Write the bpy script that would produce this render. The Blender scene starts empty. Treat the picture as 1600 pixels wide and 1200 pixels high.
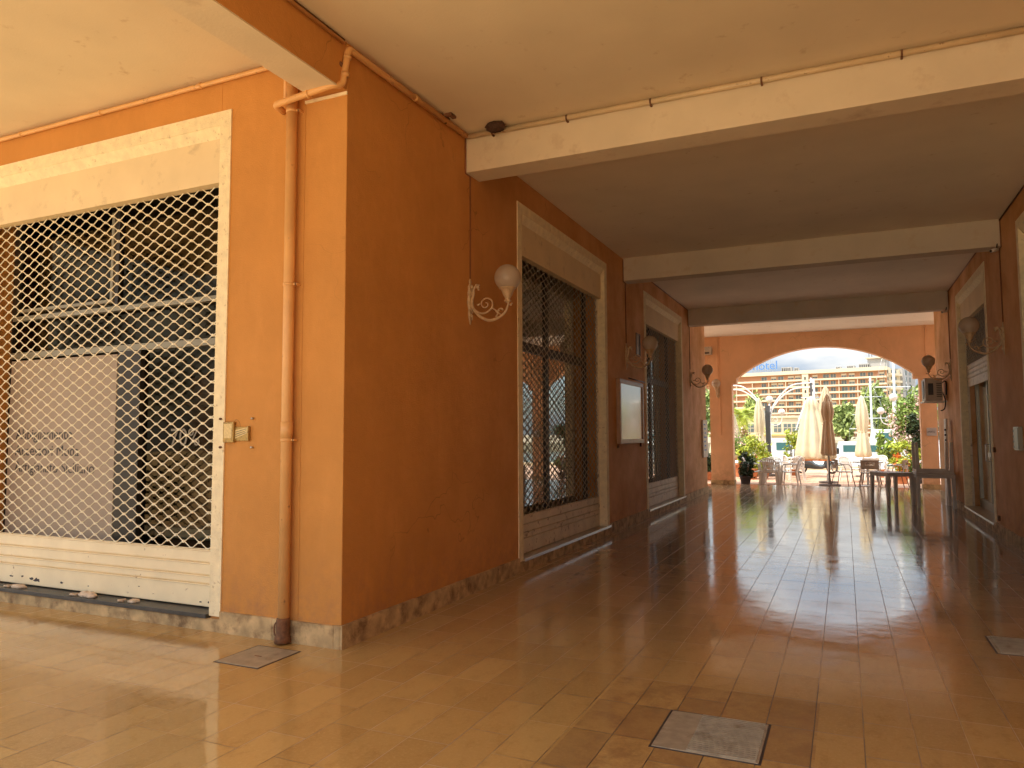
import bpy, math, random
from mathutils import Vector, Matrix
PI = math.pi
sc = bpy.context.scene
col = sc.collection
random.seed(7)

# ------------------------------------------------------------------ helpers
OFF = {}

class MB:
    """collects shapes and links them as ONE mesh object"""
    def __init__(s):
        s.v = []; s.f = []; s.sm = []
    def add(s, verts, faces, smooth=False):
        b = len(s.v); s.v += [tuple(p) for p in verts]
        s.f += [tuple(b + i for i in f) for f in faces]; s.sm += [smooth] * len(faces)
    def box(s, x0, x1, y0, y1, z0, z1):
        s.add([(x0,y0,z0),(x1,y0,z0),(x1,y1,z0),(x0,y1,z0),(x0,y0,z1),(x1,y0,z1),(x1,y1,z1),(x0,y1,z1)],
              [(0,3,2,1),(4,5,6,7),(0,1,5,4),(1,2,6,5),(2,3,7,6),(3,0,4,7)])
        return s
    def bar(s, p, q, wx, wy, taper=1.0):
        """tapered rectangular bar from p to q"""
        p = Vector(p); q = Vector(q); d = (q - p).normalized()
        a = Vector((1,0,0)) if abs(d.x) < .9 else Vector((0,1,0))
        u = (a - d * a.dot(d)).normalized(); w = d.cross(u)
        vs = []
        for c, k in ((p, 1.0), (q, taper)):
            for su, sw in ((-1,-1),(1,-1),(1,1),(-1,1)):
                vs.append(c + u * su * wx / 2 * k + w * sw * wy / 2 * k)
        s.add(vs, [(0,3,2,1),(4,5,6,7),(0,1,5,4),(1,2,6,5),(2,3,7,6),(3,0,4,7)]); return s
    def tube(s, pts, r, n=8, cap=True, smooth=True):
        pts = [Vector(p) for p in pts]
        rs = r if isinstance(r, (list, tuple)) else [r] * len(pts)
        vs = []; fs = []; up = None
        for i, p in enumerate(pts):
            t = (pts[min(i+1, len(pts)-1)] - pts[max(i-1, 0)]).normalized()
            if up is None:
                a = Vector((0,0,1)) if abs(t.z) < .9 else Vector((1,0,0))
                up = (a - t * a.dot(t)).normalized()
            else:
                up = (up - t * up.dot(t)); up = up.normalized() if up.length > 1e-6 else Vector((1,0,0))
            w = t.cross(up)
            for k in range(n):
                an = 2 * PI * k / n
                vs.append(p + (up * math.cos(an) + w * math.sin(an)) * rs[i])
        for i in range(len(pts) - 1):
            for k in range(n):
                a = i*n+k; b = i*n+(k+1)%n
                fs.append((a, b, b+n, a+n))
        if cap:
            fs.append(tuple(range(n))[::-1]); fs.append(tuple(range((len(pts)-1)*n, len(pts)*n)))
        s.add(vs, fs, smooth); return s
    def lathe(s, prof, c=(0,0,0), n=20, sx=1, sy=1, fold=0, nf=8, ph=0, smooth=True, wob=0):
        vs = []; fs = []
        for j, (r, z) in enumerate(prof):
            for k in range(n):
                a = 2*PI*k/n
                q = r * (1 + fold * math.cos(nf*a + ph + wob*j))
                vs.append((c[0]+q*math.cos(a)*sx, c[1]+q*math.sin(a)*sy, c[2]+z))
        for j in range(len(prof)-1):
            for k in range(n):
                a = j*n+k; b = j*n+(k+1)%n
                fs.append((a, b, b+n, a+n))
        fs.append(tuple(range(n))[::-1]); fs.append(tuple(range((len(prof)-1)*n, len(prof)*n)))
        s.add(vs, fs, smooth); return s
    def ball(s, c, r, n=16, m=10, sx=1, sy=1, sz=1, jit=0, rnd=random):
        prof = []
        vs = []; fs = []
        for j in range(m+1):
            t = PI*j/m
            for k in range(n):
                a = 2*PI*k/n; q = r*(1 + (rnd.uniform(-jit, jit) if jit else 0))
                vs.append((c[0]+q*math.sin(t)*math.cos(a)*sx, c[1]+q*math.sin(t)*math.sin(a)*sy, c[2]-q*math.cos(t)*sz))
        for j in range(m):
            for k in range(n):
                a = j*n+k; b = j*n+(k+1)%n
                fs.append((a, b, b+n, a+n))
        s.add(vs, fs, True); return s
    def quad(s, a, b, c, d):
        s.add([a, b, c, d], [(0,1,2,3)]); return s
    def prism(s, poly, z0, z1, axis='z'):
        """extrude 2-D polygon; axis z: poly=(x,y); axis y: poly=(x,z); axis x: poly=(y,z)"""
        def mk(p, h):
            return (p[0], p[1], h) if axis == 'z' else ((p[0], h, p[1]) if axis == 'y' else (h, p[0], p[1]))
        n = len(poly)
        vs = [mk(p, z0) for p in poly] + [mk(p, z1) for p in poly]
        fs = [tuple(range(n))[::-1], tuple(range(n, 2*n))] + [(i, (i+1)%n, (i+1)%n+n, i+n) for i in range(n)]
        s.add(vs, fs); return s
    def leaves(s, c, rad, n, size, rnd, clumps=14, hollow=.35, long=1.8, flat=0):
        cs = []
        for i in range(clumps):
            while True:
                p = Vector((rnd.uniform(-1,1), rnd.uniform(-1,1), rnd.uniform(-1,1)))
                if hollow < p.length < .95: break
            cs.append((p, rnd.uniform(.22, .42)))
        for i in range(n):
            p, q = cs[rnd.randrange(clumps)]
            o = Vector((rnd.gauss(0,1), rnd.gauss(0,1), rnd.gauss(0,1))) * q * .55
            P = p + o
            P = Vector((c[0]+P.x*rad[0], c[1]+P.y*rad[1], c[2]+P.z*rad[2]))
            d = Vector((rnd.gauss(0,1), rnd.gauss(0,1), rnd.gauss(0,1)-flat)).normalized()
            e = Vector((rnd.gauss(0,1), rnd.gauss(0,1), rnd.gauss(0,1))); e = (e - d*e.dot(d)).normalized()
            z = size*rnd.uniform(.6,1.3)
            s.add([P-e*z*.42, P-d*z*long*.5, P+e*z*.42, P+d*z*long*.5], [(0,1,2,3)])
        return s
    def build(s, name, mat, parent=None, world=True, recalc=True):
        off = Vector((0,0,0))
        if parent is not None and world: off = OFF.get(parent.name, Vector((0,0,0)))
        me = bpy.data.meshes.new(name)
        me.from_pydata([(p[0]-off.x, p[1]-off.y, p[2]-off.z) for p in s.v], [], s.f)
        me.polygons.foreach_set('use_smooth', s.sm)
        me.materials.append(mat); me.validate(); me.update()
        o = bpy.data.objects.new(name, me); col.objects.link(o)
        if parent is not None:
            o.parent = parent; OFF[o.name] = OFF.get(parent.name, Vector((0,0,0)))
        else: OFF[o.name] = Vector((0,0,0))
        return o

def bevel(o, w=.004, seg=2):
    m = o.modifiers.new('bevel', 'BEVEL'); m.width = w; m.segments = seg; m.limit_method = 'ANGLE'; return o

def tag(o, label=None, cat=None, group=None, kind=None):
    if label: o['label'] = label
    if cat: o['category'] = cat
    if group: o['group'] = group
    if kind: o['kind'] = kind
    return o

def thing(name, label, cat, loc=(0,0,0), rz=0, group=None):
    o = bpy.data.objects.new(name, None); o.empty_display_size = .1
    col.objects.link(o); o.location = loc; o.rotation_euler = (0,0,rz)
    OFF[o.name] = Vector(loc)
    return tag(o, label, cat, group)

def dup(root, loc, rz=0, label=None, sc_=1.0):
    r = root.copy(); col.objects.link(r); r.location = loc; r.rotation_euler = (0,0,rz); r.scale = (sc_,)*3
    if label: r['label'] = label
    def rec(a, b):
        for ch in list(a.children):
            c = ch.copy(); col.objects.link(c); c.parent = b; rec(ch, c)
    rec(root, r)
    return r

def text_part(name, body, size, mat, parent, loc, rot, align='LEFT', depth=.0015, spacing=1.0, sx=1.0):
    cu = bpy.data.curves.new(name, 'FONT'); cu.body = body; cu.size = size; cu.align_x = align
    cu.extrude = depth; cu.space_character = spacing
    t = bpy.data.objects.new('tmp_text', cu); col.objects.link(t)
    bpy.context.view_layer.update()
    me = bpy.data.meshes.new_from_object(t); bpy.data.objects.remove(t)
    M = Matrix.Translation(Vector(loc)) @ rot.to_4x4() @ Matrix.Diagonal((sx,1,1,1))
    if parent is not None: M = Matrix.Translation(-OFF.get(parent.name, Vector((0,0,0)))) @ M
    me.transform(M); me.materials.clear(); me.materials.append(mat)
    o = bpy.data.objects.new(name, me); col.objects.link(o); o.parent = parent
    return o
ROT_F = Matrix.Rotation(PI/2, 3, 'X')      # text facing -y

# ------------------------------------------------------------------ materials
def nt(name):
    m = bpy.data.materials.new(name); m.use_nodes = True; N = m.node_tree.nodes; L = m.node_tree.links
    return m, N, L, N['Principled BSDF']

def mat(name, c, rough=.6, var=.12, scale=6, bump=0.0, bscale=40, metal=0, c2=None, mix2=(.45,.62), s2=3, pos=False,
        spec=.5, trans=0, sss=0, streak=None, detail=6, island=0, far=None):
    """base colour with soft noise variation, an optional second (stain) colour, and bump"""
    m, N, L, B = nt(name)
    B.inputs['Roughness'].default_value = rough; B.inputs['Metallic'].default_value = metal
    B.inputs['Specular IOR Level'].default_value = spec
    if trans: B.inputs['Transmission Weight'].default_value = trans
    if pos: co = N.new('ShaderNodeNewGeometry').outputs['Position']
    else: co = N.new('ShaderNodeTexCoord').outputs['Object']
    n1 = N.new('ShaderNodeTexNoise'); n1.inputs['Scale'].default_value = scale; n1.inputs['Detail'].default_value = detail
    L.new(co, n1.inputs['Vector'])
    hv = N.new('ShaderNodeMapRange'); hv.inputs[1].default_value = .3; hv.inputs[2].default_value = .7
    hv.inputs[3].default_value = 1-var; hv.inputs[4].default_value = 1+var
    L.new(n1.outputs['Fac'], hv.inputs[0])
    mul = N.new('ShaderNodeVectorMath'); mul.operation = 'SCALE'; mul.inputs[0].default_value = c[:3]
    if far:  # tone shifts down the passage, putting its change of light into the colour
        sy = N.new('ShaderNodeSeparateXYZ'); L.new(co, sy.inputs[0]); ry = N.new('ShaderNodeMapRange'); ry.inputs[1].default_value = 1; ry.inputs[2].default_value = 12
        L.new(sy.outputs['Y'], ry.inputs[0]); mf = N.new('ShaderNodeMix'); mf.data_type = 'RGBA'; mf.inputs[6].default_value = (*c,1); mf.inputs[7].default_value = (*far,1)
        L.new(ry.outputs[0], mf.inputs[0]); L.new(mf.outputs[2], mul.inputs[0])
    L.new(hv.outputs[0], mul.inputs['Scale']); out = mul.outputs[0]
    if island:
        g = N.new('ShaderNodeNewGeometry'); r = N.new('ShaderNodeMapRange')
        r.inputs[3].default_value = 1-island; r.inputs[4].default_value = 1+island
        L.new(g.outputs['Random Per Island'], r.inputs[0])
        m3 = N.new('ShaderNodeVectorMath'); m3.operation = 'SCALE'; L.new(out, m3.inputs[0]); L.new(r.outputs[0], m3.inputs['Scale'])
        out = m3.outputs[0]
    if c2:
        n2 = N.new('ShaderNodeTexNoise'); n2.inputs['Scale'].default_value = s2; n2.inputs['Detail'].default_value = 8
        n2.inputs['Roughness'].default_value = .65
        if streak:
            mp = N.new('ShaderNodeMapping'); mp.inputs['Scale'].default_value = streak
            L.new(co, mp.inputs[0]); L.new(mp.outputs[0], n2.inputs['Vector'])
        else: L.new(co, n2.inputs['Vector'])
        r2 = N.new('ShaderNodeMapRange'); r2.inputs[1].default_value = mix2[0]; r2.inputs[2].default_value = mix2[1]
        L.new(n2.outputs['Fac'], r2.inputs[0])
        mx = N.new('ShaderNodeMix'); mx.data_type = 'RGBA'; mx.inputs[7].default_value = (*c2, 1)
        L.new(r2.outputs[0], mx.inputs[0]); L.new(out, mx.inputs[6]); out = mx.outputs[2]
    L.new(out, B.inputs['Base Color'])
    if bump:
        nb = N.new('ShaderNodeTexNoise'); nb.inputs['Scale'].default_value = bscale; nb.inputs['Detail'].default_value = 5
        L.new(co, nb.inputs['Vector']); bp = N.new('ShaderNodeBump'); bp.inputs['Strength'].default_value = bump
        bp.inputs['Distance'].default_value = .01; L.new(nb.outputs['Fac'], bp.inputs['Height'])
        L.new(bp.outputs[0], B.inputs['Normal'])
    return m

def wall_mat(name, c, dark, far=None):
    """painted plaster: broad tone patches, fine grain, grime near the floor, scuffs"""
    m, N, L, B = nt(name)
    B.inputs['Roughness'].default_value = .72; B.inputs['Specular IOR Level'].default_value = .3
    co = N.new('ShaderNodeNewGeometry').outputs['Position']
    def noise(s, d=6, r=.55, mp=None):
        n = N.new('ShaderNodeTexNoise'); n.inputs['Scale'].default_value = s; n.inputs['Detail'].default_value = d
        n.inputs['Roughness'].default_value = r
        if mp:
            k = N.new('ShaderNodeMapping'); k.inputs['Scale'].default_value = mp; L.new(co, k.inputs[0]); L.new(k.outputs[0], n.inputs['Vector'])
        else: L.new(co, n.inputs['Vector'])
        return n.outputs['Fac']
    def rng(i, a, b, c_, d):
        r = N.new('ShaderNodeMapRange'); r.inputs[1].default_value = a; r.inputs[2].default_value = b
        r.inputs[3].default_value = c_; r.inputs[4].default_value = d; L.new(i, r.inputs[0]); return r.outputs[0]
    def math_(op, a, b):
        k = N.new('ShaderNodeMath'); k.operation = op
        for i, q in enumerate((a, b)):
            if isinstance(q, float): k.inputs[i].default_value = q
            else: L.new(q, k.inputs[i])
        return k.outputs[0]
    def mixc(f, a, b):
        k = N.new('ShaderNodeMix'); k.data_type = 'RGBA'; L.new(f, k.inputs[0])
        if isinstance(a, tuple): k.inputs[6].default_value = (*a, 1)
        else: L.new(a, k.inputs[6])
        k.inputs[7].default_value = (*b, 1); return k.outputs[2]
    f1 = rng(noise(1.3, 6, .65), .35, .66, 0, .95)
    base = c
    if far:   # lighter with depth: light the far passage lacks is put into the paint
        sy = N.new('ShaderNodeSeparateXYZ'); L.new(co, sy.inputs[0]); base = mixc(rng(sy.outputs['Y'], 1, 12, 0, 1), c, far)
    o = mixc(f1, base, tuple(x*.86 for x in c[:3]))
    f2 = rng(noise(5, 8, .7, (1,1,.35)), .5, .75, 0, .35)
    o = mixc(f2, o, tuple(min(1, x*1.16+.02) for x in c[:3]))
    sx = N.new('ShaderNodeSeparateXYZ'); L.new(co, sx.inputs[0])
    low = rng(sx.outputs['Z'], .16, .75, 1, 0)
    g = math_('MULTIPLY', low, rng(noise(7, 9, .75), .42, .72, 0, .9))
    o = mixc(g, o, dark)
    scuff = rng(noise(16, 10, .8), .70, .74, 0, .65)
    scuff = math_('MULTIPLY', scuff, rng(noise(1.3, 2), .5, .6, 0, 1))
    o = mixc(scuff, o, tuple(x*.55 for x in c[:3]))
    # hairline cracks, only here and there
    nd = N.new('ShaderNodeTexNoise'); nd.inputs['Scale'].default_value = 3; L.new(co, nd.inputs['Vector'])
    va = N.new('ShaderNodeVectorMath'); va.operation = 'MULTIPLY_ADD'; va.inputs[1].default_value = (.5,.5,.5); L.new(nd.outputs['Color'], va.inputs[0]); L.new(co, va.inputs[2])
    vo = N.new('ShaderNodeTexVoronoi'); vo.feature = 'DISTANCE_TO_EDGE'; vo.inputs['Scale'].default_value = .8; L.new(va.outputs[0], vo.inputs['Vector'])
    cr_ = math_('MULTIPLY', rng(vo.outputs['Distance'], .0012, .004, .5, 0), rng(noise(.8, 2), .50, .60, 0, 1)); o = mixc(cr_, o, tuple(x*.4 for x in c[:3]))
    L.new(o, B.inputs['Base Color'])
    bp = N.new('ShaderNodeBump'); bp.inputs['Strength'].default_value = .5; bp.inputs['Distance'].default_value = .006
    h = math_('ADD', noise(90, 4), math_('MULTIPLY', noise(9, 5), 1.5)); L.new(h, bp.inputs['Height']); L.new(bp.outputs[0], B.inputs['Normal'])
    return m

def floor_mat():
    m, N, L, B = nt('polished_marble_floor')
    co = N.new('ShaderNodeNewGeometry').outputs['Position']
    mp = N.new('ShaderNodeMapping'); mp.inputs['Rotation'].default_value = (0,0,PI/2)
    mp.inputs['Location'].default_value = (-.22, 2.265+.0, 0)
    # brick rows run along y: rotate so brick x = world y, brick y = -world x
    L.new(co, mp.inputs[0])
    def brick(mortar, c1, c2, cm):
        b = N.new('ShaderNodeTexBrick'); b.offset = .5; b.offset_frequency = 4; b.squash = 1
        b.inputs['Scale'].default_value = 1; b.inputs['Brick Width'].default_value = .46; b.inputs['Row Height'].default_value = .2375
        b.inputs['Mortar Size'].default_value = mortar; b.inputs['Mortar Smooth'].default_value = .2
        b.inputs['Color1'].default_value = c1; b.inputs['Color2'].default_value = c2; b.inputs['Mortar'].default_value = cm
        L.new(mp.outputs[0], b.inputs['Vector']); return b
    b = brick(.0026, (0,0,0,1), (1,1,1,1), (.5,.5,.5,1))
    def noise(s, d=6, r=.6, sc_=None):
        n = N.new('ShaderNodeTexNoise'); n.inputs['Scale'].default_value = s; n.inputs['Detail'].default_value = d; n.inputs['Roughness'].default_value = r
        if sc_:
            k = N.new('ShaderNodeMapping'); k.inputs['Scale'].default_value = sc_; L.new(co, k.inputs[0]); L.new(k.outputs[0], n.inputs['Vector'])
        else: L.new(co, n.inputs['Vector'])
        return n
    def rng(i, a, b_, c_, d):
        r = N.new('ShaderNodeMapRange'); r.inputs[1].default_value = a; r.inputs[2].default_value = b_
        r.inputs[3].default_value = c_; r.inputs[4].default_value = d; L.new(i, r.inputs[0]); return r.outputs[0]
    def mixc(f, a, b_):
        k = N.new('ShaderNodeMix'); k.data_type = 'RGBA'; L.new(f, k.inputs[0])
        for i, q in ((6, a), (7, b_)):
            if isinstance(q, tuple): k.inputs[i].default_value = (*q, 1)
            else: L.new(q, k.inputs[i])
        return k.outputs[2]
    tile = rng(b.outputs['Color'], 0, 1, 0, 1)
    o = mixc(tile, FL_A, FL_B)
    veins = rng(noise(6, 12, .78, (1.5, .9, 1)).outputs['Fac'], .50, .66, 0, .55)
    o = mixc(veins, o, FL_C)
    spots = rng(noise(48, 9, .85).outputs['Fac'], .50, .64, 0, .7)
    o = mixc(spots, o, FL_D)
    big = rng(noise(.6, 3).outputs['Fac'], .4, .65, 0, .35)
    o = mixc(big, o, FL_B)
    sp = N.new('ShaderNodeSeparateXYZ'); L.new(co, sp.inputs[0])      # greyer stone along the passage, mostly reflections put into the colour
    fy = N.new('ShaderNodeMath'); fy.operation = 'MULTIPLY'; L.new(rng(sp.outputs['Y'], -.3, 5.5, 0, .85), fy.inputs[0]); L.new(rng(sp.outputs['X'], 0, 1.5, .6, 1), fy.inputs[1])
    grey = mixc(tile, (.23,.175,.14), (.36,.28,.22)); grey = mixc(veins, grey, (.20,.14,.10)); grey = mixc(spots, grey, (.44,.35,.27))
    k0 = N.new('ShaderNodeMix'); k0.data_type = 'RGBA'; L.new(fy.outputs[0], k0.inputs[0]); L.new(o, k0.inputs[6]); L.new(grey, k0.inputs[7]); o = k0.outputs[2]
    # joints: dark near, pale filler in places
    ds = N.new('ShaderNodeVectorMath'); ds.operation = 'DISTANCE'; ds.inputs[1].default_value = (2.55,-.4,0); L.new(co, ds.inputs[0])
    sb = N.new('ShaderNodeSeparateXYZ'); L.new(co, sb.inputs[0])
    def inside(o_, a, b_):
        p = N.new('ShaderNodeMath'); p.operation = 'GREATER_THAN'; L.new(o_, p.inputs[0]); p.inputs[1].default_value = a
        q = N.new('ShaderNodeMath'); q.operation = 'LESS_THAN'; L.new(o_, q.inputs[0]); q.inputs[1].default_value = b_
        m_ = N.new('ShaderNodeMath'); m_.operation = 'MULTIPLY'; L.new(p.outputs[0], m_.inputs[0]); L.new(q.outputs[0], m_.inputs[1]); return m_.outputs[0]
    nm = N.new('ShaderNodeMath'); nm.operation = 'MULTIPLY'; L.new(inside(sb.outputs['X'], 2.03, 3.215), nm.inputs[0]); L.new(inside(sb.outputs['Y'], -1.16, .222), nm.inputs[1]); near = nm.outputs[0]      # relaid tiles round the steel plate, with open dark joints
    far_ = rng(ds.outputs['Value'], .8, 1.4, 0, 1)
    jn0 = N.new('ShaderNodeMath'); jn0.operation = 'MULTIPLY'; L.new(far_, jn0.inputs[1]); L.new(rng(noise(.9, 3).outputs['Fac'], .45, .51, 0, 1), jn0.inputs[0]); jn = jn0.outputs[0]
    stain = N.new('ShaderNodeMath'); stain.operation = 'MULTIPLY'; L.new(near, stain.inputs[0]); L.new(rng(noise(5, 8, .75).outputs['Fac'], .42, .62, .0, .75), stain.inputs[1])
    o = mixc(stain.outputs[0], o, (.27,.155,.07))
    rt = N.new('ShaderNodeMath'); rt.operation = 'MULTIPLY'; L.new(near, rt.inputs[0]); L.new(rng(b.outputs['Color'], .0, .8, .55, 0), rt.inputs[1]); o = mixc(rt.outputs[0], o, (.30,.18,.08))
    jc = mixc(jn, (.06,.035,.02), (.42,.30,.2))
    vis = N.new('ShaderNodeMath'); vis.operation = 'MULTIPLY'
    L.new(b.outputs['Fac'], vis.inputs[0]); 
    vm = N.new('ShaderNodeMath'); vm.operation = 'MAXIMUM'; L.new(near, vm.inputs[0]); L.new(rng(noise(1.7, 4).outputs['Fac'], .42, .56, .25, 1), vm.inputs[1]); L.new(vm.outputs[0], vis.inputs[1])
    k = N.new('ShaderNodeMix'); k.data_type = 'RGBA'; L.new(vis.outputs[0], k.inputs[0]); L.new(o, k.inputs[6]); L.new(jc, k.inputs[7])
    L.new(k.outputs[2], B.inputs['Base Color'])
    r1 = rng(noise(2.2, 8, .7).outputs['Fac'], .36, .68, .05, .17)
    add = N.new('ShaderNodeMath'); add.operation = 'ADD'; L.new(r1, add.inputs[0])
    L.new(rng(b.outputs['Fac'], 0, 1, 0, .4), add.inputs[1]); L.new(add.outputs[0], B.inputs['Roughness'])
    B.inputs['IOR'].default_value = 1.9; B.inputs['Specular IOR Level'].default_value = .5
    # each tile lies a touch off level, long soft undulations, sunk joints
    t2 = N.new('ShaderNodeMath'); t2.operation = 'MULTIPLY_ADD'
    bp = N.new('ShaderNodeBump'); bp.inputs['Strength'].default_value = .5; bp.inputs['Distance'].default_value = .0011
    L.new(noise(5, 3, .5).outputs['Fac'], t2.inputs[0]); t2.inputs[1].default_value = 2.2
    inv = rng(b.outputs['Fac'], 0, 1, 1.2, 0); L.new(inv, t2.inputs[2]); L.new(t2.outputs[0], bp.inputs['Height'])
    L.new(bp.outputs[0], B.inputs['Normal'])
    return m
FL_A = (.40,.25,.088); FL_B = (.52,.34,.125); FL_C = (.25,.135,.042); FL_D = (.60,.42,.18)

M = {}
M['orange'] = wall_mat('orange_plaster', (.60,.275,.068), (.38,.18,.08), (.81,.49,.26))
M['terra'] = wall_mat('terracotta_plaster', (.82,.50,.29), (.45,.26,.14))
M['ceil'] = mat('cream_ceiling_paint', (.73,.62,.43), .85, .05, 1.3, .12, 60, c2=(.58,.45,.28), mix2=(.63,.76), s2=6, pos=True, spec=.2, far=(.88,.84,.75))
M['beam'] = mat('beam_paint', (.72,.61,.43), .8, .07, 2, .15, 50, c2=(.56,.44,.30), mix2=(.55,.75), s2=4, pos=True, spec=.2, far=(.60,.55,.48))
M['trim'] = mat('travertine_trim', (.86,.75,.50), .7, .10, 12, .6, 70, c2=(.55,.43,.25), mix2=(.60,.70), s2=22, pos=True)
M['housing'] = mat('painted_housing', (.78,.64,.41), .55, .07, 2.0, .1, 30, c2=(.6,.48,.3), mix2=(.58,.74), s2=7, pos=True)
M['skirt'] = mat('stone_skirting', (.50,.355,.18), .75, .3, 9, .3, 30, c2=(.20,.12,.055), mix2=(.48,.66), s2=6, pos=True, detail=9)
M['slate'] = mat('dark_slate_sill', (.055,.05,.042), .45, .25, 9, .2, 50, c2=(.20,.16,.12), mix2=(.6,.75), s2=8)
M['steel_cream'] = mat('cream_painted_steel', (.86,.74,.50), .42, .06, 5, .04, 20, c2=(.36,.24,.15), mix2=(.66,.72), s2=14, pos=True)
M['wire_cream'] = mat('cream_grille_wire', (.86,.80,.62), .4, .1, 8, metal=.1)
M['wire_grey'] = mat('grey_grille_wire', (.38,.34,.27), .45, .15, 8, metal=.2)
M['slat_old'] = mat('worn_slat_paint', (.72,.64,.50), .5, .12, 6, .1, 20, c2=(.30,.22,.15), mix2=(.56,.66), s2=12, pos=True)
M['pipe'] = mat('orange_pipe_paint', (.72,.40,.15), .42, .1, 5, .08, 20, c2=(.26,.11,.05), mix2=(.62,.72), s2=10, pos=True)
M['pipe_cream'] = mat('cream_pipe_paint', (.64,.50,.30), .4, .1, 5, c2=(.25,.12,.06), mix2=(.64,.70), s2=20, pos=True)
M['rust'] = mat('rusty_iron', (.16,.07,.03), .8, .4, 30, .4, 60)
M['dark'] = mat('dark_frame', (.03,.026,.022), .4, .2, 6)
M['alu'] = mat('aluminium_frame', (.36,.34,.27), .4, .08, 6, metal=.3)
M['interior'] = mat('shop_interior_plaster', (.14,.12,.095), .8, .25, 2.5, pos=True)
M['wood'] = mat('brown_wood', (.11,.055,.028), .55, .35, 6, c2=(.2,.11,.06), s2=4, streak=(1,1,8))
M['poster'] = mat('grey_beige_panel', (.42,.34,.27), .5, .04, 2)
M['ink'] = mat('dark_lettering', (.03,.03,.035), .5, .05, 4)
M['white_ink'] = mat('pale_lettering', (.75,.73,.68), .5, .05, 4)
M['pale_ink'] = mat('faded_vinyl_lettering', (.30,.27,.22), .5, .05, 4)
M['lamp_metal'] = mat('cream_lamp_metal', (.56,.41,.24), .45, .15, 20, .2, 60, c2=(.36,.20,.10), mix2=(.55,.7), s2=30)
M['lamp_dark'] = mat('grey_lamp_metal', (.34,.28,.22), .45, .15, 20, .2, 60)
def opal(name, c):
    m, N, L, B = nt(name); B.inputs['Base Color'].default_value = (*c,1); B.inputs['Roughness'].default_value = .15
    t = N.new('ShaderNodeBsdfTranslucent'); t.inputs[0].default_value = (min(1,c[0]*1.3),min(1,c[1]*1.3),min(1,c[2]*1.3),1); x = N.new('ShaderNodeMixShader'); x.inputs[0].default_value = .4
    L.new(B.outputs[0], x.inputs[1]); L.new(t.outputs[0], x.inputs[2]); L.new(x.outputs[0], N['Material Output'].inputs[0]); return m
M['globe'] = opal('opal_globe', (.58,.50,.40))
M['paper'] = mat('white_notice_paper', (.84,.84,.82), .08, .06, 3, spec=1)
M['paper'].node_tree.nodes['Principled BSDF'].inputs['Coat Weight'].default_value = 1; M['paper'].node_tree.nodes['Principled BSDF'].inputs['Coat IOR'].default_value = 1.6; M['paper'].node_tree.nodes['Principled BSDF'].inputs['Coat Roughness'].default_value = .25
M['black'] = mat('black_plastic', (.018,.018,.018), .35, .2, 8)
M['silver'] = mat('brushed_silver', (.55,.53,.5), .3, .08, 12, metal=.8)
M['brass'] = mat('brass_box', (.46,.30,.09), .35, .3, 40, metal=.5, c2=(.13,.07,.03), mix2=(.5,.65), s2=40)
M['label'] = mat('yellowed_label', (.72,.55,.25), .5, .15, 60)
M['plastic_grey'] = mat('worn_white_plastic', (.62,.59,.54), .45, .08, 6)
M['plastic_white'] = mat('white_plastic', (.74,.72,.68), .4, .05, 6)
M['resin_brown'] = mat('taupe_resin', (.36,.28,.22), .5, .08, 8)
M['ac'] = mat('ac_casing', (.50,.46,.39), .45, .1, 8, c2=(.3,.24,.18), mix2=(.6,.7), s2=9)
M['nest'] = mat('mud_nest', (.07,.035,.02), .9, .4, 60, .8, 80)
M['canvas'] = mat('cream_canvas', (.66,.58,.40), .8, .08, 4, .2, 60)
M['canvas_shade'] = mat('shaded_canvas', (.62,.46,.30), .85, .1, 4, .2, 60)  # browner copy of the cream canvas, with the arch's shade put into it
M['postdark'] = mat('grey_post_paint', (.10,.105,.11), .4, .1, 5)
M['white_metal'] = mat('white_painted_metal', (.78,.78,.76), .35, .05, 5)
M['stone'] = mat('stone_base', (.16,.13,.11), .8, .2, 20, .4, 60)
M['leaf'] = mat('green_leaves', (.22,.32,.07), .55, .35, 3, island=.45, spec=.4)
M['leaf_y'] = mat('yellow_green_leaves', (.42,.50,.07), .5, .3, 3, island=.4, spec=.4)
M['leaf_d'] = mat('dark_leaves', (.035,.06,.02), .55, .3, 3, island=.45, spec=.3)
M['leaf_far'] = mat('far_leaves', (.36,.43,.14), .6, .3, 1, island=.4, spec=.3)
M['flower_r'] = mat('red_petals', (.45,.04,.03), .6, .2, 9, island=.3)
M['flower_o'] = mat('orange_petals', (.75,.22,.03), .6, .2, 9, island=.3)
M['flower_p'] = mat('pink_white_petals', (.75,.52,.48), .6, .2, 9, island=.25)
M['bark'] = mat('bark', (.16,.11,.07), .9, .3, 12, .6, 30)
M['palmbark'] = mat('palm_bark', (.28,.18,.11), .9, .35, 18, .6, 30)
M['pot'] = mat('terracotta_pot', (.50,.20,.09), .7, .12, 9)
M['potdark'] = mat('dark_pot', (.04,.03,.028), .6, .2, 9)
M['rubber'] = mat('tyre_rubber', (.02,.02,.02), .7, .2, 9)
M['scoot'] = mat('silver_scooter_paint', (.10,.11,.12), .25, .05, 5, metal=.5)
M['scootd'] = mat('dark_scooter_panel', (.025,.035,.04), .3, .1, 5)
M['hull'] = mat('white_gelcoat', (.78,.78,.76), .25, .04, 3)
M['teal'] = mat('tinted_boat_glass', (.06,.16,.16), .12, .05, 3)
M['hotel'] = mat('hotel_orange_render', (.55,.27,.145), .8, .06, .15)
M['hotelc'] = mat('hotel_cream_render', (.74,.63,.45), .8, .05, .2)
M['hotelg'] = mat('hotel_glass', (.16,.19,.19), .2, .25, .3)
M['hotelgrey'] = mat('hotel_grey_side', (.38,.37,.36), .8, .08, .2)
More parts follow.
